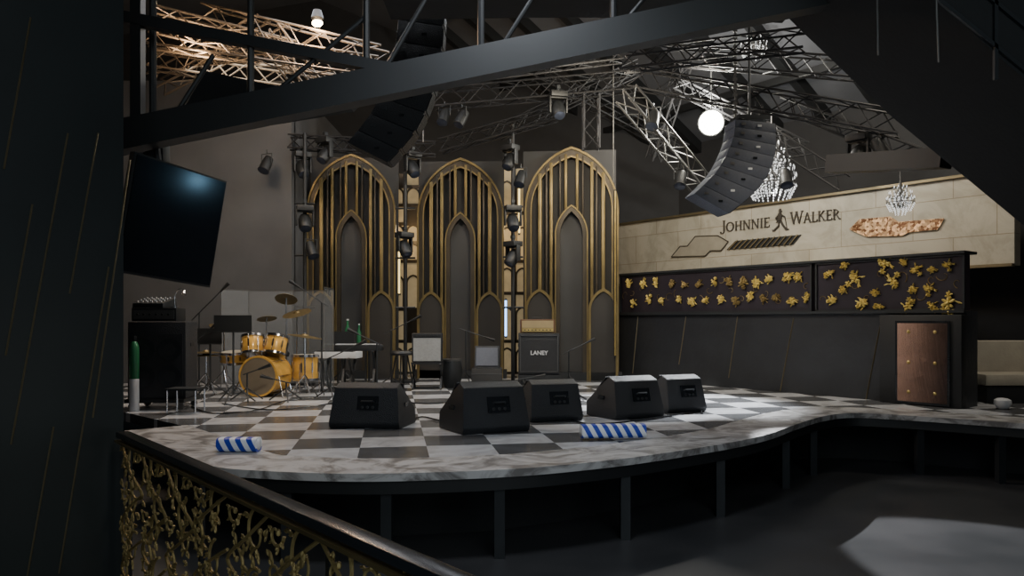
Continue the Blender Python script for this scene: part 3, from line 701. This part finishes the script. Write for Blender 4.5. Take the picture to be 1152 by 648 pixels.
cable('black cable running between the first and second stage monitors',[(455,476),(475,470),(500,474),(520,462),(560,455)])
cable('black cable looping right of the long striped bundle',[(640,472),(665,478),(720,474),(770,466),(785,462),(790,466)])
cable('black cable behind the left stage monitor',[(250,455),(300,462),(350,458),(390,452),(430,448)])
cable('black cable from the bass cabinet toward the drums',[(215,458),(240,466),(290,462),(320,452),(360,448)])
cable('black cable crossing behind the middle monitors',[(430,448),(480,455),(560,448),(640,444),(660,450)])
# ---------------------------------------------------------------- drum kit
def drum(name,label,cat,loc_,rot,r,h,m='amber',legs=0,stand=None,group='amber drums of the drum kit'):
    t=thing(name,label,cat,loc_,rot=rot,group=group)
    MB().lathe([(r*.98,-h/2),(r,-h/2+.004),(r,h/2-.004),(r*.98,h/2)],28).build('shell',m,t)
    for s_ in(-1,1): MB().lathe([(r+.003,s_*h/2-.02),(r+.012,s_*h/2-.02),(r+.012,s_*h/2+.012),(r-.012,s_*h/2+.012),(r-.012,s_*h/2-.0)],28).build('hoop','amber' if name=='bass_drum' else 'chrome',t)
    MB().lathe([(.01,h/2+.001),(r*.94,h/2+.002),(r*.94,h/2+.008),(.01,h/2+.008)],28).build('drumhead','paleskin' if name=='bass_drum' else 'skin',t)
    lg=MB()
    for k in range(8):
        a=2*PI*k/8; lg.box((r+.01,0,0),(.02,.02,h*.4),RZ(a)).tube([RZ(a)@Vector((r+.016,0,-h/2)),RZ(a)@Vector((r+.016,0,h/2))],.004,4)
    lg.build('lugs','chrome',t)
    for k in range(legs):
        a=2*PI*k/legs+.4; ca,sa=math.cos(a),math.sin(a)
        MB().tube([((r+.02)*ca,(r+.02)*sa,.05),((r+.02)*ca,(r+.02)*sa,-(loc_[2]-.6)+.01)],.008,6).build('leg','chrome',t)
    return t
Yd=10.0
bx=P(299,0,Yd).x
bd=drum('bass_drum','amber bass drum lying on its side, largest of the kit','drum',(bx,Yd,.6+.27),(PI/2,0,-.15),.255,.42)
for s_ in(-1,1): MB().tube([(s_*.255,0,.15),(s_*.35,-.265,.24)],.009,6).build('spur','chrome',bd)
MB().tube([(-.05,.25,0),(-.05,.42,0)],.015,8).tube([(-.2,.40,0),(.12,.40,0)],.01,6).build('tom_mount','chrome',bd)
drum('tom_drum','left amber tom mounted over the bass drum','drum',(bx-.18,Yd+.02,1.27),(-.28,-.12,0),.14,.23)
drum('tom_drum','right amber tom mounted over the bass drum','drum',(bx+.13,Yd+.02,1.27),(-.28,.12,0),.14,.23)
drum('floor_tom','amber floor tom on three legs at right of the kit','drum',(bx+.44,Yd+.3,.96),(0,0,0),.17,.32,legs=3)
drum('snare_drum','shallow amber snare drum at left of the kit','drum',(bx-.48,Yd+.15,1.1),(.1,0,0),.17,.13,legs=3)
def cymbal(label,px,py,Y,r,hh=None,tilt=.2,double=False):
    p=P(px,py,Y); zc=p.z-.6
    t=thing('cymbal_stand',label,'cymbal',(p.x,Y,.6),R.random()*6,'cymbals on stands around the drum kit')
    for k in range(3):
        a=2*PI*k/3; MB().tube([(0,0,.3),(.24*math.cos(a),.24*math.sin(a),.01)],.008,6).build('leg','chrome',t)
    MB().tube([(0,0,.12),(0,0,zc+.04)],.01,8).build('pole','chrome',t)
    pr=[(.012,.03),(.04,.022),(.05,.008),(r*.6,.003),(r,-.008),(r,-.011),(r*.6,0),(.05,.003),(.012,.006)]
    X=T(0,0,zc)@RX(tilt); MB().lathe(pr,28,X).build('cymbal','golddim',t)
    if double: MB().lathe(pr,28,T(0,0,zc-.04)).build('lower_cymbal','golddim',t)
cymbal('large tilted crash cymbal high at right of the drum kit',334,352,10.5,.2,tilt=.35)
cymbal('flat ride cymbal low at right of the drum kit',343,378,9.7,.22,tilt=.15)
cymbal('crash cymbal high at left of the drum kit',252,368,10.5,.2,tilt=.3)
cymbal('pair of hi hat cymbals at far left of the drum kit',232,396,10,.18,tilt=0,double=True)
cymbal('small splash cymbal above the toms',300,358,10.8,.14,tilt=.3)
cymbal('small dark cymbal highest behind the drum kit',322,336,11.0,.16,tilt=.5)
t=thing('drum_stool','round black drummer stool behind the bass drum','stool',(bx-.15,Yd+.95,.6))
MB().lathe([(.05,.46),(.17,.47),(.18,.52),(.16,.55),(.02,.56)],20).build('seat','black',t); MB().tube([(0,0,.1),(0,0,.47)],.02,8).build('post','chrome',t)
for k in range(3): MB().tube([(0,0,.2),(.2*math.cos(k*2.1),.2*math.sin(k*2.1),.01)],.01,6).build('leg','chrome',t)
t=thing('drum_shield','clear acrylic folding shield standing around the drum kit','drum shield',(bx,Yd,.6))
xs=[(-1.02,1.1),(-.75,1.5),(-.1,1.6),(.4,1.5),(.66,1.0),(.7,.3)]
for i in range(5):
    a=Vector((*xs[i],.0)); b=Vector((*xs[i+1],.0)); h_=1.45
    MB().bar(a+Vector((0,0,h_/2)),b+Vector((0,0,h_/2)),.008,h_).build('panel','acrylic',t)
    MB().bar(a+Vector((0,0,h_)),b+Vector((0,0,h_)),.012,.012).tube([a,a+Vector((0,0,h_))],.006,5).build('edging','alu',t)
def musicstand(label,px,py,Y,w=.48):
    p=P(px,py,Y); z=p.z-.6; t=thing('music_stand',label,'music stand',(p.x,Y,.6),.1,'music stands on the stage')
    MB().box((0,0,z),(w,.012,.2)).box((0,-.03,z-.1),(w,.06,.012)).build('desk','black',t)
    MB().tube([(0,.02,.1),(0,.02,z)],.012,8).build('pole','black',t)
    for k in range(3): MB().tube([(0,.02,.22),(.26*math.cos(k*2.1+.4),.26*math.sin(k*2.1+.4),.01)],.009,6).build('leg','black',t)
musicstand('black music stand with wide desk left of the toms',262,364,9.1,.44)
musicstand('black music stand facing the keyboards',384,380,11.7,.4)
musicstand('small black music stand half hidden at the far left of the kit',236,378,9.7,.3)
def micstand(label,px,py,Y,boom=(.4,.0,.12),basey=None):
    p=P(px,py,Y); z=p.z-.6; t=thing('microphone_stand',label,'microphone stand',(p.x,Y,.6),0,'boom microphone stands on the stage')
    for k in range(3): MB().tube([(0,0,.16),(.22*math.cos(k*2.1+.9),.22*math.sin(k*2.1+.9),.012)],.009,6).build('leg','black',t)
    MB().tube([(0,0,.1),(0,0,z)],.011,8).build('pole','steel',t)
    b=Vector(boom); MB().tube([Vector((0,0,z))-b*.35,Vector((0,0,z))+b],.008,6).build('boom','steel',t)
    MB().tube([Vector((0,0,z))+b,Vector((0,0,z))+b+b.normalized()*.1,Vector((0,0,z))+b+b.normalized()*.16],[.013,.02,.026],10).build('microphone','black',t)
micstand('tall boom microphone stand left of the snare drum',210,392,9.4,(.3,0,.25)); micstand('boom microphone stand over the floor tom',362,340,10.2,(-.3,0,.2))
micstand('boom microphone stand right of the drum kit',372,402,9.5,(.3,0,.14)); micstand('short boom stand before the bass drum',322,430,9.3,(-.16,0,.04))
micstand('boom microphone stand by the silver amplifier',440,372,11.2,(.3,0,.15)); micstand('boom microphone stand left of the music stand',224,352,10.6,(.3,0,.3)); micstand('boom microphone stand before the middle arch',524,372,11.9,(.3,0,-.1))
micstand('microphone stand right of the guitar cabinet',640,395,11.4,(.25,0,.12)); micstand('low microphone stand aimed at the guitar cabinet',588,426,10.6,(.18,.1,.02)); micstand('microphone stand between the keyboards and the round stool',424,386,10.2,(-.25,0,.12))
micstand('short microphone stand between the music stand and the bass drum',278,420,9.3,(.14,0,.05))
def keyboard(label,px,py,Y,L,m,rz):
    p=P(px,py,Y); z=p.z-.6; t=thing('keyboard',label,'keyboard',(p.x,Y,.6),rz,'keyboards right of the drum kit')
    MB().box((0,0,z),(L,.3,.09)).build('body',m,t,bevel=.008)
    k_=MB(); n=int(L/.035)
    for i in range(n): k_.box((-L/2+.04+i*(L-.08)/n,-.06,z+.05),(.028,.14,.015))
    k_.build('keys','white' if m!='white' else 'blackg',t)
    for s_ in(-1,1):
        MB().bar((s_*L*.32,-.16,.02),(s_*L*.32,.16,z-.045),.03).build('stand_leg','black',t); MB().bar((s_*L*.32,.16,.02),(s_*L*.32,-.16,z-.045),.03).build('stand_leg','black',t)
    MB().bar((-L*.32,.16,.03),(L*.32,.16,.03),.03).build('stand_rail','black',t)
keyboard('white keyboard on crossed stand nearest the drum kit',381,399,10.6,.6,'white',-.1); keyboard('dark keyboard on crossed stand behind the white one',404,391,11.2,.7,'black',.05)
p=P(398,386,12.2); t=thing('side_table','small black table holding green bottles before the left arch','table',(p.x,12.2,.6))
zt_=p.z-.6; MB().box((0,0,zt_-.015),(.5,.35,.03)).build('tabletop','black',t)
for a in(-1,1):
    for b in(-1,1): MB().box((a*.22,b*.14,(zt_-.03)/2),(.03,.03,zt_-.03)).build('leg','black',t)
def bottle(label,x,y,z,s=1,m='green'):
    t=thing('bottle',label,'bottle',(x,y,z),0,'green bottles on the side table')
    MB().lathe([(.035*s,0),(.036*s,.005),(.036*s,.17*s),(.014*s,.23*s),(.013*s,.29*s)],14).build('body',m,t); MB().lathe([(.015*s,.29*s),(.015*s,.31*s)],10).build('cap','white',t)
bottle('left green bottle on the small table',p.x-.1,12.2,p.z+.002,1.25); bottle('right green bottle on the small table',p.x+.08,12.22,p.z+.002,1.0)
def amp(name,label,x,y,z,w,h,d,rz,face,body='cab',head=None,group=None):
    t=thing(name,label,'amplifier',(x,y,z),rz,group)
    MB().box((0,0,h/2),(w,d,h)).build('cabinet',body,t,bevel=.012)
    MB().box((0,-d/2-.003,h*.44),(w*.9,.012,h*.8)).build('grille',face,t)
    if head: 
        MB().box((0,-d/2-.004,h*.91),(w*.9,.014,h*.1)).build('control_panel',head,t)
        for k in range(6): MB().lathe([(.011,0),(.011,.012),(.006,.014)],8,T(-w*.35+k*w*.14,-d/2-.01,h*.91)@RX(PI/2)).build('knob','black',t)
    for s_ in(-1,1): MB().box((s_*(w/2+.002),0,h*.7),(.01,.1,.04)).build('side_handle','steel',t)
    return t
Y=10.9; p=P(481,407,Y); w_=.43
t=thing('amplifier_stand','black open stand under the silver faced combo amplifier','stand',(p.x,Y,.6))
hz=p.z-.6
for a in(-1,1):
    MB().bar((a*.2,-.16,.015),(a*.2,.16,hz-.02),.025).build('leg','black',t); MB().bar((a*.2,.16,.015),(a*.2,-.16,hz-.02),.025).build('leg','black',t)
MB().box((0,-.14,hz-.015),(.44,.03,.03)).box((0,.14,hz-.015),(.44,.03,.03)).box((0,0,.02),(.42,.03,.03)).build('rail','black',t)
amp('combo_amplifier','silver faced combo amplifier raised on a stand between left and middle arches',p.x,Y,p.z+.002,w_,.41,.26,.05,'silver','cab','black')
Y=11.4; p=P(606,421,Y); z0=p.z
t=thing('flight_case','low black flight case beneath the guitar speaker cabinet','case',(p.x,Y,.6))
MB().box((0,0,(z0-.6)/2+.02),(.62,.4,z0-.6-.04)).build('body','black',t,bevel=.006); MB().box((0,-.2,(z0-.6)*.6),(.63,.015,.02)).box((0,-.2,.06),(.63,.015,.02)).build('edging','alud',t)
for a in(-1,1):
    for b in(-1,1): MB().ell((a*.26,b*.14,.022),(.02,.02,.022)).build('caster','black',t)
gs=amp('speaker_cabinet','black guitar speaker cabinet with white logo before the right arch',p.x,Y,z0+.002,.61,.62,.36,0,'grille','cab')
MB().box((0,-.19,.585),(.56,.012,.008)).box((0,-.19,.05),(.56,.012,.008)).box((-.276,-.19,.32),(.008,.012,.54)).box((.276,-.19,.32),(.008,.012,.54)).build('piping','alu',gs)
cu=bpy.data.curves.new('logo_text','FONT'); cu.body='LANEY'; cu.size=.085; cu.align_x='CENTER'; cu.extrude=.003; cu.offset=.002
tmp=bpy.data.objects.new('tmp',cu); C.objects.link(tmp); bpy.context.view_layer.update()
me=bpy.data.meshes.new_from_object(tmp.evaluated_get(bpy.context.evaluated_depsgraph_get())); bpy.data.objects.remove(tmp)
me.materials.clear(); me.materials.append(M['white']); lo=bpy.data.objects.new('logo_lettering',me); C.objects.link(lo); lo.parent=gs; lo.location=(0,-.194,.30); lo.rotation_euler=(PI/2,0,0)
hd=thing('guitar_amplifier','tan fronted amplifier standing on the guitar speaker cabinet','amplifier',(p.x-.02,Y,z0+.624))
MB().box((0,0,.105),(.52,.26,.2)).build('case','woodb',hd,bevel=.01); MB().box((0,-.133,.13),(.47,.012,.11)).build('grille','tan',hd); pn=MB().box((0,-.133,.045),(.47,.014,.05)).build('control_panel','gold',hd)
for k in range(8): MB().lathe([(.01,0),(.01,.014),(.005,.016)],8,T(-.19+k*.054,-.14,.045)@RX(PI/2)).build('knob','black',pn)
MB().tube([(-.08,0,.205),(-.06,0,.23),(.06,0,.23),(.08,0,.205)],.008,6).build('handle','black',hd)
Y=11.6; p=P(548,414,Y)
t=thing('flight_case','grey lidded case under the small tilted speaker','case',(p.x,Y,.6)); MB().box((0,0,(p.z-.6)/2),(.46,.36,p.z-.6)).build('body','greyp',t,bevel=.008); MB().box((0,-.18,(p.z-.6)*.7),(.47,.01,.015)).build('edging','alu',t)
t=thing('tilted_speaker','small grey fronted tilted speaker on a case before the middle arch','speaker',(p.x,Y,p.z+.002))
MB().prism([(-.17,0),(.14,0),(.12,.3),(.0,.34)],-.19,.19,Matrix(((0,0,1,0),(1,0,0,0),(0,1,0,0),(0,0,0,1)))).build('cabinet','cab',t,bevel=.008)
MB().box((0,0,0),(.33,.012,.3),T(0,-.093,.175)@RX(-.46)).build('grille','array',t)
Y=11.2; p=P(508,404,Y)
t=thing('conga_drum','dark barrel shaped hand drum right of the silver amplifier','drum',(p.x,Y,.6)); zt_=p.z-.6
MB().lathe([(.11,0),(.15,zt_*.3),(.17,zt_*.6),(.14,zt_-.02)],20).build('shell','black',t); MB().lathe([(.15,zt_-.03),(.15,zt_),(.13,zt_+.005),(.01,zt_+.005)],20).build('drumhead','greyp',t)
t=thing('round_stool','black round stool with splayed legs left of the silver amplifier','stool',(P(452,0,10.8).x,10.8,.6)); MB().lathe([(.02,.5),(.16,.5),(.17,.53),(.15,.56),(.02,.56)],18).build('seat','black',t)
for k in range(4): MB().tube([(.08*math.cos(k*PI/2),.08*math.sin(k*PI/2),.5),(.17*math.cos(k*PI/2),.17*math.sin(k*PI/2),.01)],.012,6).build('leg','black',t)
# left rack
Y=8.6; p=P(184,455,Y)
t=thing('wheeled_dolly','low black wheeled dolly under the tall bass cabinet','dolly',(p.x,Y,.6)); MB().box((0,0,.10),(.66,.46,.04)).build('board','black',t)
for a in(-1,1):
    for b in(-1,1): MB().lathe([(.035,-.015),(.035,.015)],12,T(a*.27,b*.18,.036)@RX(PI/2)).build('wheel','alu',t)
zt_=zz(362,Y)-.722
bc=amp('bass_cabinet','tall black bass speaker cabinet at the left end of the stage',p.x,Y,.722,.62,zt_,.42,.1,'grille','cab',)
for k,(dx,dz) in enumerate(((-.14,.25),(.14,.25),(-.14,.55),(.14,.55))): MB().lathe([(.12,0),(.125,.012),(.10,.012),(.04,-.002),(.01,.004)],20,T(dx,-.215,dz)@RX(PI/2)).build('cone','steel',bc)
z1=.722+zt_
t=thing('bass_amplifier','flat black amplifier on the tall bass cabinet','amplifier',(p.x-.05,Y,z1+.002),.1); MB().box((0,0,.08),(.48,.32,.15)).build('case','black',t,bevel=.008); MB().box((0,-.163,.08),(.44,.01,.1)).build('control_panel','alu',t)
for k in range(6): MB().lathe([(.013,0),(.013,.014),(.006,.016)],8,T(-.17+k*.066,-.168,.08)@RX(PI/2)).build('knob','black',t)
t=thing('mixer','small mixer with knobs stacked on the flat black amplifier','mixer',(p.x-.1,Y,z1+.158),-.1); MB().prism([(-.14,0),(.14,0),(.14,.12),(-.14,.05)],-.18,.18,Matrix(((0,0,1,0),(1,0,0,0),(0,1,0,0),(0,0,0,1)))).build('body','steel',t,bevel=.005)
m=MB()
for i in range(6):
    for j in range(4): m.box((-.14+i*.055,-.1+j*.06,.06+.015*j*1.0+.012),(.014,.014,.02))
m.build('knobs','white',t)
t=thing('desk_lamp','small chrome goose neck lamp standing beside the mixer','lamp',(p.x+.13,Y,z1+.155)); MB().lathe([(.04,0),(.04,.012),(.01,.016)],12).build('base','chrome',t); MB().tube(cr([Vector(q) for q in((0,0,.01),(0,0,.14),(.05,0,.22),(.12,-.02,.2))],5),.006,6).build('neck','chrome',t); MB().lathe([(.012,0),(.03,.05)],12,T(.12,-.02,.2)@RX(2.6)).build('shade','chrome',t)
Y=8.3; p=P(151,448,Y)
t=thing('tall_canister','tall slim canister with green and white bands at far left stage','canister',(p.x,Y,.6)); zt_=zz(378,Y)-.6
MB().lathe([(.05,0),(.052,.01),(.052,zt_*.42),(.048,zt_*.43)],18).build('lower_body','white',t); MB().lathe([(.048,zt_*.43),(.052,zt_*.44),(.052,zt_*.84),(.03,zt_*.92),(.02,zt_*.93)],18).build('upper_body','green',t); MB().lathe([(.02,zt_*.93),(.025,zt_*.94),(.025,zt_)],12).build('cap','black',t)
t=thing('low_trolley','low chrome framed trolley right of the bass cabinet','trolley',(P(205,0,8.4).x+.15,8.15,.6)); 
for a in(-1,1):
    for b in(-1,1): MB().tube([(a*.15,b*.12,.01),(a*.15,b*.12,.26)],.009,6).build('leg','chrome',t)
MB().box((0,0,.26),(.34,.28,.02)).build('shelf','steel',t)
# right: sofa and bowl
Y=9.3; a=P(1092,392,Y)
t=thing('banquette_sofa','warm beige leather banquette at the far right behind the wall end','sofa',(a.x+.78,Y,.6))
MB().box((0,.3,.37),(1.5,.2,.74)).build('backrest','sofa',t,bevel=.03); MB().box((0,0,.28),(1.5,.5,.14)).build('seat','sofa',t,bevel=.03); MB().box((0,0,.1),(1.44,.44,.2)).build('base','black',t)
t=thing('white_bowl','small white rounded bowl on the floor before the beige banquette','bowl',(P(1128,0,8.5).x,8.5,.6)); MB().lathe([(.04,0),(.06,.01),(.09,.06),(.085,.1),(.05,.12),(.01,.125)],18).build('body','white',t)
# ---------------------------------------------------------------- gold railing
r0=Vector((-1.93,3.74,0)); r1=Vector((.16,1.306,0)); rd=(r1-r0); RL=rd.length; ra=math.atan2(rd.y,rd.x)
t=thing('balustrade','ornate gilded scrollwork balustrade with dark top rail in the left foreground','railing',r0,ra)
MB().box((RL/2,0,1.035),(RL,.06,.03)).build('top_rail','blackg',t,bevel=.006)
MB().box((RL/2,-.02,1.003),(RL,.03,.012)).build('rail_moulding','golddim',t)
MB().box((RL/2,0,.05),(RL,.05,.05)).build('bottom_rail','black',t)
for k in range(4): MB().box((RL*k/3+(.015 if k==0 else -.015 if k==3 else 0),.03,.52),(.02,.02,.95)).build('baluster','black',t)
def leaf(m,x,z,a,s,y=0):
    X=T(x,y,z)@RY(-a)@RX(R.uniform(-.4,.4))
    m.ell((s*.5,0,0),(s*.5,.005,s*.15),X,n=7,m=4); m.ell((s*.85,-.003,s*.09),(s*.24,.005,s*.09),X,n=6,m=4); m.ell((s*.45,-.003,-s*.12),(s*.26,.005,s*.08),X,n=6,m=4); m.ell((s*.3,-.003,s*.13),(s*.2,.005,s*.07),X,n=6,m=4)
def spiral(m,x,z,a0,sgn,r,turn=5.6,th=.0065):
    pts=[];rad=[]
    for j in range(22):
        u=j/21; rr=r*(1-u*.85); a=a0+sgn*turn*u
        pts.append((x+math.cos(a)*rr,-.01*math.sin(u*3),z+math.sin(a)*rr)); rad.append(th*(1-.45*u))
    m.tube(pts,rad,6); m.ell(pts[-1],(th*1.8,th*1.3,th*1.8),n=6,m=4)
    for j in (1,4,8,12): leaf(m,pts[j][0],pts[j][2],a0+sgn*turn*j/21+sgn*.7,r*.6,-.008)
n=9
pw=RL/n
for k in range(n):
    m=MB(); x0=pw*(k+.5)
    zc=.985
    while zc>.1:
        h=R.uniform(.18,.23); sg_=R.choice((-1,1)); j1=R.uniform(-.1,.1)*pw; j2=R.uniform(-.1,.1)*pw
        spiral(m,x0-sg_*pw*.25+j1,zc-h*R.uniform(.25,.45),PI/2+R.uniform(-.5,.5),-sg_*1,h*R.uniform(.34,.44)); spiral(m,x0+sg_*pw*.25+j2,zc-h*R.uniform(.75,.95),-PI/2+R.uniform(-.5,.5),-sg_*1,h*R.uniform(.34,.44))
        spiral(m,x0+sg_*pw*.3,zc-h*.2,0,sg_,h*.2)
        m.tube(cr([Vector((x0-sg_*pw*.5,0,zc)),Vector((x0+j1,-.012,zc-h*.5)),Vector((x0+sg_*pw*.5,0,zc-h)),Vector((x0+sg_*pw*.1,0,zc-h*1.25))],5),.0065,6)
        for q in range(4): leaf(m,x0+R.uniform(-.5,.5)*pw,zc-R.uniform(0,1)*h,R.random()*2*PI,R.uniform(.035,.065),R.uniform(-.02,.01))
        if R.random()<.6:
            fx=x0+R.uniform(-.3,.3)*pw; fz=zc-h*.55
            for j in range(6): leaf(m,fx,fz,j*PI/3,.04,-.02)
            m.ell((fx,-.026,fz),(.012,.008,.012),n=6,m=4)
        zc-=h
    m.build('scrollwork','oldgold',t)
# ---------------------------------------------------------------- lights: fixtures plus unseen added fills
G=1.25
def light(kind,loc_,e,col=(1,1,1),size=.2,target=None,angle=None,blend=.5,name='lamp_or_fill',sy=None):  # also makes added fills that have no fixture
    d=bpy.data.lights.new(name,kind); d.energy=e*G; d.color=col
    if kind=='AREA':
        d.size=size
        if sy: d.shape='RECTANGLE'; d.size_y=sy
    else: d.shadow_soft_size=size
    if kind=='SPOT': d.spot_size=angle; d.spot_blend=blend
    o=bpy.data.objects.new(name,d); C.objects.link(o); o.location=loc_
    if target is not None: o.rotation_euler=(Vector(target)-Vector(loc_)).to_track_quat('-Z','Y').to_euler()
    return o
light('POINT',lp+Vector((0,.2,.35)),210,(1,.97,.88),.1)
light('SPOT',lp+Vector((0,-.3,-.1)),2300,(.92,.96,1),.08,(1.9,9.0,.6),math.radians(44),.6)
light('SPOT',(.5,11,3.6),5200,(.96,.98,1),.03,(3.95,3.6,0),math.radians(20),.15)  # unseen spot added to shape the pale pool on the floor
light('POINT',P(352,28,9.0),130,(1,.66,.38),.15)
light('POINT',P(220,60,9.0),80,(1,.66,.38),.15)
light('AREA',(4.9,8.6,5.4),45,(1,.9,.74),1.5,bw(960,255),sy=.4)  # unseen wash added to brighten the ivory wall
light('AREA',(3.2,10.6,5.2),38,(1,.9,.74),1.5,bw(800,270),sy=.4)  # second unseen wash, added for the left end of the ivory wall
for px in(334,458,580): light('POINT',P(px,260,13.6),11,(1,.70,.36),.1)
light('AREA',(-1.5,9.2,5.6),95,(.88,.93,1),2.5,(-1.2,9.0,0))  # overhead fill added above the stage, no fixture there
light('AREA',(-3.6,9.5,4.8),34,(1,.88,.7),1.2,(-3.4,11,1))
light('AREA',(1.0,9.3,4.6),75,(1,.88,.68),1.0,(.0,13,2.2))
light('SPOT',(2.6,6.5,4.6),220,(1,.88,.7),.3,(4.0,9.8,1.9),math.radians(55),.8)  # unseen spot added to lift the bronze door and right wall
light('SPOT',(6.2,7.2,4.2),80,(1,.93,.8),.3,(6.2,9.3,.9),math.radians(50),.8)  # unseen spot added over the banquette
light('SPOT',(-1.2,5.5,3.4),190,(1,.88,.68),.2,(-3.1,10,.9),math.radians(30),.8)  # unseen warm fill added for the front of the drum kit
light('SPOT',(-.3,2.0,3.6),42,(1,.88,.6),.1,(-1.4,3.0,.7),math.radians(60),.8)  # unseen spot added to pick out the gilded balustrade
light('SPOT',(0,4.0,4.6),170,(.88,.93,1),.4,(0,6.4,.6),math.radians(90),.8)  # unseen front fill added for the stage deck
light('AREA',(1.0,-1.5,4.5),75,(.78,.88,.92),3,(.5,5,1.2))  # large bluish fill added behind and above the camera
light('AREA',(-.5,.5,.9),6,(.7,.85,.9),1.5,(-2.4,3.0,2.5))  # low fill added to lift the dark left wall
light('AREA',(1.8,2.0,1.2),8,(.8,.87,.92),1.5,(1.4,6.5,.3))  # low fill added to show the stage posts and skirt
light('SPOT',LP,3.2,(.35,.7,1),.05,tuple(H_),math.radians(26),.6)  # unseen spot added so the television screen reflects blue
t=thing('warm_lamp','small glowing warm lamp among the upper left trusses','lamp',P(357,26,9.5)); MB().ell((0,0,0),(.07,.05,.05)).build('bulb','bulbw',t); MB().lathe([(.05,.03),(.08,.06),(.05,.16)],12).build('housing','black',t)
w=bpy.data.worlds.new('world'); bpy.context.scene.world=w; w.use_nodes=True
w.node_tree.nodes['Background'].inputs[0].default_value=(.42,.5,.54,1); w.node_tree.nodes['Background'].inputs[1].default_value=.13
cam=bpy.data.cameras.new('camera'); co=bpy.data.objects.new('camera',cam); C.objects.link(co)
co.location=(0,0,1.6); co.rotation_euler=(PI/2,0,0); cam.sensor_width=36; cam.lens=36*F/1152; cam.shift_y=36/1152; cam.clip_end=100
bpy.context.scene.camera=co
